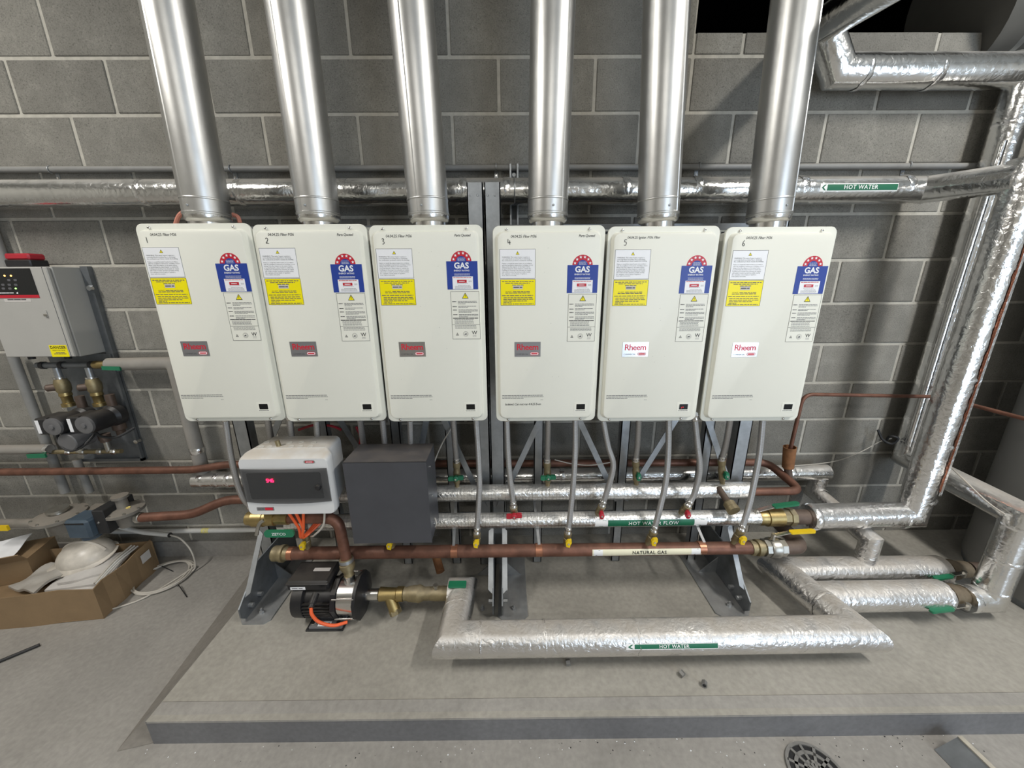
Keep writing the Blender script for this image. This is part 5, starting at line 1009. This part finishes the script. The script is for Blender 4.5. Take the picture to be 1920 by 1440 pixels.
# conduits dropping from the cabinet
q0 = P(22, 676, Y=-.06)
pipe('conduit', 'long grey conduit dropping from the bottom of the cabinet', [(q0.x, -.05, CZ0), (q0.x, -.05, 1.0), (q0.x+.004, -.05, .45)], .019, 'conduit_grey', 'conduit', seg=16)
q = P(150, 880, Y=-.05); pipe('conduit', 'short grey conduit below the circulators', [(q.x, -.05, .64), (q.x+.01, -.05, .45)], .017, 'conduit_grey', 'conduit', seg=16)
q = P(6, 450, Y=-.03); pipe('conduit', 'grey conduit rising above the cabinet at the left edge', [(q.x-.03, -.03, CZ1), (q.x-.03, -.03, 1.86)], .018, 'conduit_grey', 'conduit', seg=16)
# ------------------------------------------------------------------ gas regulators
def regulator(px, py, Y, r, lab, neck):
    c = P(px, py, Y=Y); t = thing('gas_regulator', lab, 'regulator', c-V(0, 0, .09), 'gas regulators')
    b = MB(); b.lathe(c-V(0, 0, .012), EZ, [(0, r*.9), (.004, r), (.018, r), (.020, r*.9), (.030, r*.55)], 'regulator', 32); b.build('diaphragm_case', t)
    b = MB(); b.lathe(c-V(0, 0, .085), EZ, [(0, r*.42), (.02, r*.5), (.05, r*.55), (.076, r*.85)], 'regulator', 24); b.build('body', t)
    for a in range(0, 360, 45): b = MB(); p_ = c+V(r*.92*math.cos(R_(a)), r*.92*math.sin(R_(a)), .006); b.hexa(p_, p_+V(0, 0, .006), .006, 'steel_fit'); b.build('bolt', t)
    b = MB(); b.lathe(c+V(0, 0, .012), EZ, [(0, r*.34), (.012, r*.30), (neck, r*.28), (neck+.002, r*.42), (neck+.014, r*.42)], 'regulator' if neck > .03 else 'steel_fit', 16); b.build('adjusting_cap', t)
    return c, t
c1, t1 = regulator(112, 966, -.19, .098, 'left dusty gas regulator with a wide round diaphragm', .012)
c2, t2 = regulator(233, 956, -.19, .078, 'right gas regulator with tall cap beside the copper pipe', .055)
b = MB(); b.hexa(c2+V(.035, -.01, .008), c2+V(.035, -.01, .022), .009, 'amber'); b.build('test_plug', t2)
q = P(366, 970, Y=-.16); q2 = P(412, 950, Y=-.16); z_ = c2.z-.045
pipe('copper_pipe', 'brown copper pipe from the right regulator, bending up behind the controller', [(c2.x+.07, -.19, z_), (q.x, -.17, z_), (q2.x+.01, -.13, z_+.055), (1.05, -.12, z_+.06)], .0225, 'copper_rust', fil=.05)
for e in (c2.x+.048, c2.x-.075): b = MB(); b.lathe((e, -.19, z_), EX, [(0, .022), (.004, .027), (.022, .027), (.026, .022)], 'steel_fit' if e > c2.x else 'brass', 8); b.build('coupling', t2)
pipe('gas_inlet_pipe', 'dusty gas inlet pipe entering the left regulator from the left edge', [(-1.2, -.19, c1.z-.045), (c1.x-.06, -.19, c1.z-.045)], .024, 'regulator')
b = MB(); q = P(6, 990, Y=-.25); b.bar(q+V(-.10, 0, 0), q+V(.025, 0, 0), .026, .010, 'yellow_plastic', (0, 0, 1)); tag(b.build('valve_lever', loc=q), 'yellow valve lever at the left edge beside the gas inlet', 'lever')
t = thing('gas_solenoid', 'blue-grey solenoid valve block between the two regulators', 'valve', P(150, 1000, Y=-.30)); q0, q1 = P(118, 985, Y=-.30), P(163, 985, Y=-.30); qz0, qz1 = P(140, 1012, Y=-.30).z, P(140, 978, Y=-.30).z
b = MB(); b.box((q0.x, -.30, qz0), (q1.x, -.20, qz1), 'blue_device', .010); o = b.build('coil_housing', t); b = MB(); b.box((q0.x+.008, -.3012, qz1-.018), (q1.x-.014, -.2995, qz1-.010), 'ink'); b.build('slot', o)
b = MB(); b.lathe(((q0.x+q1.x)/2, -.25, qz0-.03), EZ, [(0, .02), (.012, .038), (.034, .042)], 'blue_device', 12); b.build('lower_cap', t)
b = MB(); b.box((q1.x, -.27, qz0+.006), (q1.x+.055, -.12, qz1+.035), 'rubber', .004); b.lathe((q1.x+.02, -.27, (qz0+qz1)/2+.02), (0, -1, 0), [(0, .006), (.003, .005)], 'steel_bright', 8); b.build('bracket', t)
b = MB(); b.box((c1.x+.06, -.24, c1.z-.022), (c2.x-.05, -.08, c1.z-.004), 'regulator', .004); b.build('valve_body', t)
# white conduits along the floor
q0, q1 = P(322, 1000, Y=-.05), P(470, 988, Y=-.05)
t = pipe('white_conduit', 'white conduit with yellow markings along the wall base', [(q0.x-.35, -.03, q0.z), (q1.x+.2, -.03, q0.z)], .013, 'white_pvc', parts=1, seg=14); q = P(380, 994, Y=-.05)
for k in range(5): b = MB(); b.lathe((q.x-.02+k*.008, -.03, q0.z), EX, [(0, .013), (.001, .0136), (.0025, .0136), (.0035, .013)], 'label_yellow', 14); b.build('yellow_ring', t)
p_ = [P(215, 985, Y=-.10), P(262, 997, Y=-.08), P(318, 1003, Y=-.09)]; b = MB(); b.tube(spline(p_, 6), .012, 'white_pvc', 12); t = thing('flexible_conduit', 'grey flexible conduit with open end above the cable coil', 'conduit', p_[0]); b.build('sleeve', t); b = MB(); d = (p_[2]-p_[1]).normalized(); b.lathe(p_[2]-d*.001, d, [(0, .0122), (.004, .0130), (.006, .0122)], 'rubber', 12); b.build('end_ring', t)
# ------------------------------------------------------------------ cable coil on the floor
cc = V(.172, -.170, .004); pts = []; rn = random.Random(12)
pts = [P(318, 1003, Y=-.09), P(338, 1010, Y=-.10), P(358, 1032, Y=-.11), V(.305, -.12, .03)]
N = 4*20
for k in range(N): a = R_(10)-2*math.pi*k/20; f = 1-.06*(k/N)-.05*math.sin(k*.7)*.5; pts.append(cc+V(.125*f*math.cos(a)+.012*math.sin(k/9), .118*f*math.sin(a)-.008*(k/N), .004+.003*(k//20)))
pts += [V(.20, -.30, .006), V(.10, -.37, .005), V(.075, -.40, .005)]
t = thing('cable_coil', 'coil of thin grey cable lying on the floor', 'cable', cc); b = MB(); b.tube(spline(pts, 4), .0042, 'grey_cable', 8); b.build('cable', t)
for (px, py, ex, ey) in ((300, 1060, 324, 1071), (335, 1097, 350, 1119)): a, c = P(px, py, Z=.018), P(ex, ey, Z=.006); b = MB(); b.tube([a+V(-.01, .004, -.012), a, a+(c-a)*.4, c], .0022, 'ink', 6); b.build('cable_tie', t)
# ------------------------------------------------------------------ cardboard box and what is in it
BA = V(.112, -.418, 0); U_ = Vector((-.9935, -.114, 0)).normalized(); V_ = Vector((-.114, .9935, 0)).normalized(); BW, BD, BH = .88, .335, .168
def bp(u, v, z): return BA+U_*u+V_*v+V(0, 0, z)
t = thing('cardboard_box', 'open brown cardboard box full of papers and a white hard hat', 'box', BA+U_*BW/2+V_*BD/2)
th = .005
def wallp(name, a, c, n, h0, h1):
    b = MB(); a, c, n = Vector(a), Vector(c), Vector(n).normalized()*th; k = 7; vs = []
    for i in range(k):
        p_ = a+(c-a)*i/(k-1)+n*.8*math.sin(i*2.1); h = h0+(h1-h0)*i/(k-1)+.004*math.sin(i*1.7); vs += [p_, p_+n, p_+n+V(0, 0, h)+n*1.2*math.sin(i*1.3), p_+V(0, 0, h)+n*1.2*math.sin(i*1.3)]
    fs = []
    for i in range(k-1):
        for j in range(4): fs.append((i*4+j, (i+1)*4+j, (i+1)*4+(j+1) % 4, i*4+(j+1) % 4))
    fs += [(3, 2, 1, 0), tuple((k-1)*4+j for j in range(4))]; b.add(vs, fs, 'card'); return b.build(name, t, smooth=False)
wallp('side_panel', bp(0, 0, 0), bp(BW, 0, 0), V_, BH, BH+.01); sp = wallp('side_panel', bp(0, 0, 0), bp(0, BD, 0), U_, BH, BH+.01); wallp('side_panel', bp(0, BD, 0), bp(BW, BD, 0), -V_, BH, BH); wallp('side_panel', bp(BW, 0, 0), bp(BW, BD, 0), -U_, BH, BH)
b = MB(); b.add([bp(0, 0, .003), bp(BW, 0, .003), bp(BW, BD, .003), bp(0, BD, .003), bp(0, 0, .006), bp(BW, 0, .006), bp(BW, BD, .006), bp(0, BD, .006)], [(0, 1, 2, 3), (7, 6, 5, 4), (0, 4, 5, 1), (1, 5, 6, 2), (2, 6, 7, 3), (3, 7, 4, 0)], 'card'); b.build('bottom', t)
b = MB(); q = bp(-.0075, BD*.80, BH*.72); b.prism(rrect(.055, .048, .001, 2), q, V_, (0, 0, 1), .001, 'paper'); b.build('shipping_label', t)
t['label'] = 'open brown cardboard box on the floor at the left edge'
def sheet3(name, label, cat, cen, w, d, rot, mt, amp, seed, th=.004, tilt=(0, 0), group=None):
    rn = random.Random(seed); n = 8; R3 = Matrix.Rotation(R_(rot), 3, 'Z'); vs = []
    for lay in (0, 1):
        for j in range(n+1):
            for i in range(n+1):
                u, v = (i/n-.5)*w, (j/n-.5)*d; z = amp*math.sin(i*1.1+seed)*math.cos(j*.9+seed*2)+tilt[0]*u+tilt[1]*v+(th if lay else 0); vs.append(Vector(cen)+R3 @ V(u+(rn.uniform(-1, 1)*amp*.15 if lay == 0 else 0), v, z))
    m = (n+1)*(n+1); fs = []
    for j in range(n):
        for i in range(n):
            a = j*(n+1)+i; fs.append((m+a, m+a+1, m+a+n+2, m+a+n+1)); fs.append((a, a+n+1, a+n+2, a+1))
    e = [i for i in range(n+1)]+[j*(n+1)+n for j in range(1, n+1)]+[n*(n+1)+i for i in range(n-1, -1, -1)]+[j*(n+1) for j in range(n-1, 0, -1)]
    for k in range(len(e)): a, c = e[k], e[(k+1) % len(e)]; fs.append((a, c, m+c, m+a))
    b = MB(); b.add(vs, fs, mt); return tag(b.build(name, loc=cen), label, cat, group)
fill = bp(BW*.5, BD*.5, .05)
for k, (u, v, rot, z, lab) in enumerate(((.10, .135, 10, .098, 'lowest sheaf of papers, fanned out at the front of the box'), (.13, .165, 4, .112, 'middle sheaf of papers in the cardboard box'), (.11, .205, 16, .126, 'top sheaf of papers just under the white hard hat'))):
    sheet3('paper_stack', lab, 'papers', bp(u+.06, v, z), .21, .15, rot+6, 'paper', .004, k+3, .012, (0, .06), 'papers in the cardboard box')
sheet3('packing_card', 'flat piece of cardboard lying under the papers in the box', 'cardboard', bp(.42, .17, .055), .78, .27, 6, 'card', .002, 9, .03)
sheet3('plastic_bag', 'crumpled clear plastic bag at the left of the box', 'bag', bp(.37, .165, .125), .18, .15, -14, 'poly_bag', .009, 5, .012, (.08, .1))
# hard hat
hc = P(160, 1036, Z=.175); t = thing('hard_hat', 'dusty white hard hat lying on the papers in the box', 'hard hat', hc-V(0, 0, .03)); tilt = Matrix.Rotation(R_(-3), 3, 'Y') @ Matrix.Rotation(R_(4), 3, 'X'); rings = []; n = 32
for j in range(9):
    e = R_(90*j/8); rr = math.cos(e); rings.append([hc+tilt @ V(.118*rr*math.cos(2*math.pi*k/n), .100*rr*math.sin(2*math.pi*k/n), -.02+.085*math.sin(e)) if rr > .01 else hc+tilt @ V(.0005*math.cos(2*math.pi*k/n), .0005*math.sin(2*math.pi*k/n), .065) for k in range(n)])
b = MB(); b.loft(rings, 'hat_white', False, True); b.build('shell', t)
b = MB(); vo = []; vi = []
for k in range(n):
    a = 2*math.pi*k/n; pk = max(0, math.cos(a-math.pi-R_(35)))**2; ro = 1.09+.40*pk; vi.append(hc+tilt @ V(.116*math.cos(a), .098*math.sin(a), -.018)); vo.append(hc+tilt @ V(.118*ro*math.cos(a), .100*ro*math.sin(a), -.026-.020*pk+.008*math.sin(2*a)))
b.add(vi+vo+[p_-V(0, 0, .003) for p_ in vo]+[p_-V(0, 0, .004) for p_ in vi], [(k, n+k, n+(k+1) % n, (k+1) % n) for k in range(n)]+[(n+k, 2*n+k, 2*n+(k+1) % n, n+(k+1) % n) for k in range(n)]+[(2*n+k, 3*n+k, 3*n+(k+1) % n, 2*n+(k+1) % n) for k in range(n)], 'hat_white'); b.build('brim', t)
b = MB(); b.tube([hc+tilt @ V(.118*math.cos(a)*math.cos(R_(0)), 0, -.02+.089*math.sin(a)) for a in [R_(x) for x in range(20, 165, 12)]], .007, 'hat_white', 8); b.build('crest', t)
for k in range(3):
    a, c = bp(.035+.012*k, .05+.01*k, .145), bp(.045+.014*k, .30, .165+.004*k); b = MB(); b.tube(spline([a, (a+c)/2+V(0, 0, .012), c], 6), .0045, 'white_pvc' if k < 2 else 'grey_cable', 8); tag(b.build('cable_strip', loc=a), ['outer pale cable strip along the right side of the box', 'middle pale cable strip along the right side of the box', 'inner grey cable strip along the right side of the box'][k], 'cable', 'cable strips in the cardboard box')
# smaller carton with white paper at the left edge
sb = P(30, 1078, Z=.12); t = thing('cardboard_box', 'smaller cardboard carton inside the open box at the left edge', 'box', (sb.x, sb.y, .088)); rot = Matrix.Rotation(R_(20), 3, 'Z'); b = MB(); base_ = [V(-.30, -.02, 0), V(.075, -.02, 0), V(.075, .16, 0), V(-.30, .16, 0)]; q = [Vector((sb.x, sb.y, 0))+rot @ p_ for p_ in base_]
b.add([p_+V(0, 0, .088) for p_ in q]+[p_+V(0, 0, .21) for p_ in q], [(3, 2, 1, 0), (4, 5, 6, 7), (0, 1, 5, 4), (1, 2, 6, 5), (2, 3, 7, 6), (3, 0, 4, 7)], 'card'); b.build('body', t, smooth=False)
b = MB(); c_ = (q[0]+q[1])/2+V(0, 0, .21); d_ = (q[1]-q[0]).normalized(); b.prism([(-.19, 0), (.19, 0), (.19, .06), (-.19, .06)], c_, d_, (q[0]-q[3]).normalized()*.4+V(0, 0, .6), .004, 'card'); b.build('flap', t)
sheet3('paper_sheet', 'white sheet of paper on the smaller carton', 'paper', (sb.x-.06, sb.y+.03, .24), .14, .16, 25, 'label_white', .003, 2, .002, (.1, .2))
# ------------------------------------------------------------------ odds and ends on the floor
a, c = P(74, 1209, Z=.007), P(-30, 1252, Z=.007); b = MB(); b.cyl(a, c, .0065, 'rubber', seg=10); tag(b.build('black_rod', loc=a), 'short black rod lying on the floor at the left edge', 'rod')
for k, (px, py, lab) in enumerate(((1065, 1246, 'small rusty nut below the front foil pipe, left of the other two'), (1278, 1267, 'small rusty nut in the middle of the three on the plinth'), (1320, 1286, 'small rusty nut nearest the plinth edge, right of the other two'))):
    q = P(px, py, Z=PZ); b = MB(); d = Vector((math.cos(k*2.1), math.sin(k*2.1), .15)).normalized(); b.tube([q+V(0, 0, .010)-d*.008, q+V(0, 0, .010)+d*.008], .0105, 'cast_grey', 6); b.tube([q+V(0, 0, .010)+d*.0078, q+V(0, 0, .010)+d*.0084], .006, 'ink', 10); tag(b.build('hex_nut', loc=q), lab, 'nut', 'loose nuts on the plinth')
q = P(1533, 1453, Z=.0); t = thing('floor_drain', 'round slotted floor drain grate at the bottom edge', 'drain', (q.x, q.y, 0)); DR = .082
b = MB(); b.lathe((q.x, q.y, -.002), EZ, [(0, DR), (.004, DR), (.0042, DR-.002)], 'ink', 40); b.build('dark_sump', t)
for r0, r1 in ((DR*.93, DR*1.04), (DR*.62, DR*.74), (DR*.32, DR*.43)):
    n = 40; vs = [(q.x+r*math.cos(2*math.pi*k/n), q.y+r*math.sin(2*math.pi*k/n), z) for r, z in ((r0, .002), (r0, .007), (r1, .007), (r1, .001)) for k in range(n)]; b = MB(); b.add(vs, [(j*n+k, j*n+(k+1) % n, (j+1)*n+(k+1) % n, (j+1)*n+k)[::-1] for j in range(3) for k in range(n)], 'cast_grey'); b.build('ring', t)
for a in range(0, 360, 30): d = V(math.cos(R_(a)), math.sin(R_(a)), 0); b = MB(); o_ = V(q.x, q.y, .0045); b.bar(o_+d*DR*.05, o_+d*DR*.96, .008, .005, 'cast_grey', tuple(V(0, 0, 1).cross(d))); b.build('spoke', t)
t = thing('steel_angle', 'offcut of steel angle lying ridge-up at the bottom right corner', 'angle iron', (3.51, -1.1, 0)); a = P(1797, 1381, Z=.062); c = a+V(.02, -.32, 0)
for nm, s, m_ in (('leg', -1, 'galv_dark'), ('leg', 1, 'galv_dark')):
    b = MB(); w_ = V(s*.062, 0, -.060); n_ = V(s*-.005, 0, -.005); b.loft([[a, a+w_, a+w_+n_, a+n_], [c, c+w_, c+w_+n_, c+n_]], m_); b.build(nm, t, smooth=False)
b = MB(); b.bar(a+V(.004, 0, .001), c+V(.004, 0, .001), .016, .004, 'concrete_chip', (1, 0, 0)); b.build('ridge', t)

# paint chips and grit along the foot of the plinth: too many and too small to count
rn = random.Random(31); b = MB()
for k in range(150):
    fx = rn.random(); near = rn.random() < .6; x = rn.uniform(.75, 3.6); y = PY-.012-abs(rn.gauss(0, .03)) if near else PY-rn.uniform(.02, .16); r = rn.uniform(.0008, .0026); a0 = rn.random()*6
    pts_ = [(x+r*rn.uniform(.6, 1.5)*math.cos(a0+j*1.57), y+r*rn.uniform(.6, 1.4)*math.sin(a0+j*1.57)) for j in range(4)]
    b.add([(p, q, .0002) for p, q in pts_]+[(x, y, r*.9)], [(0, 1, 4), (1, 2, 4), (2, 3, 4), (3, 0, 4)], 'label_white' if rn.random() < .55 else 'rubber')
o = tag(b.build('floor_grit', smooth=False), 'scattered paint chips and grit along the foot of the plinth', 'debris'); o['kind'] = 'stuff'

for k, (pp, lab) in enumerate(((((560, 806), (590, 797), (622, 799), (640, 806)), 'red cable arching behind the hoses of heater two'), (((668, 800), (676, 822), (668, 850), (652, 872)), 'red cable hanging between the controller and the dark box'))):
    p_ = [P(x, y, Y=-.21) for x, y in pp]; b = MB(); b.tube(spline(p_, 6), .006, 'red_plastic', 8); tag(b.build('power_cable', loc=p_[0]), lab, 'cable', 'red cables behind the controller')
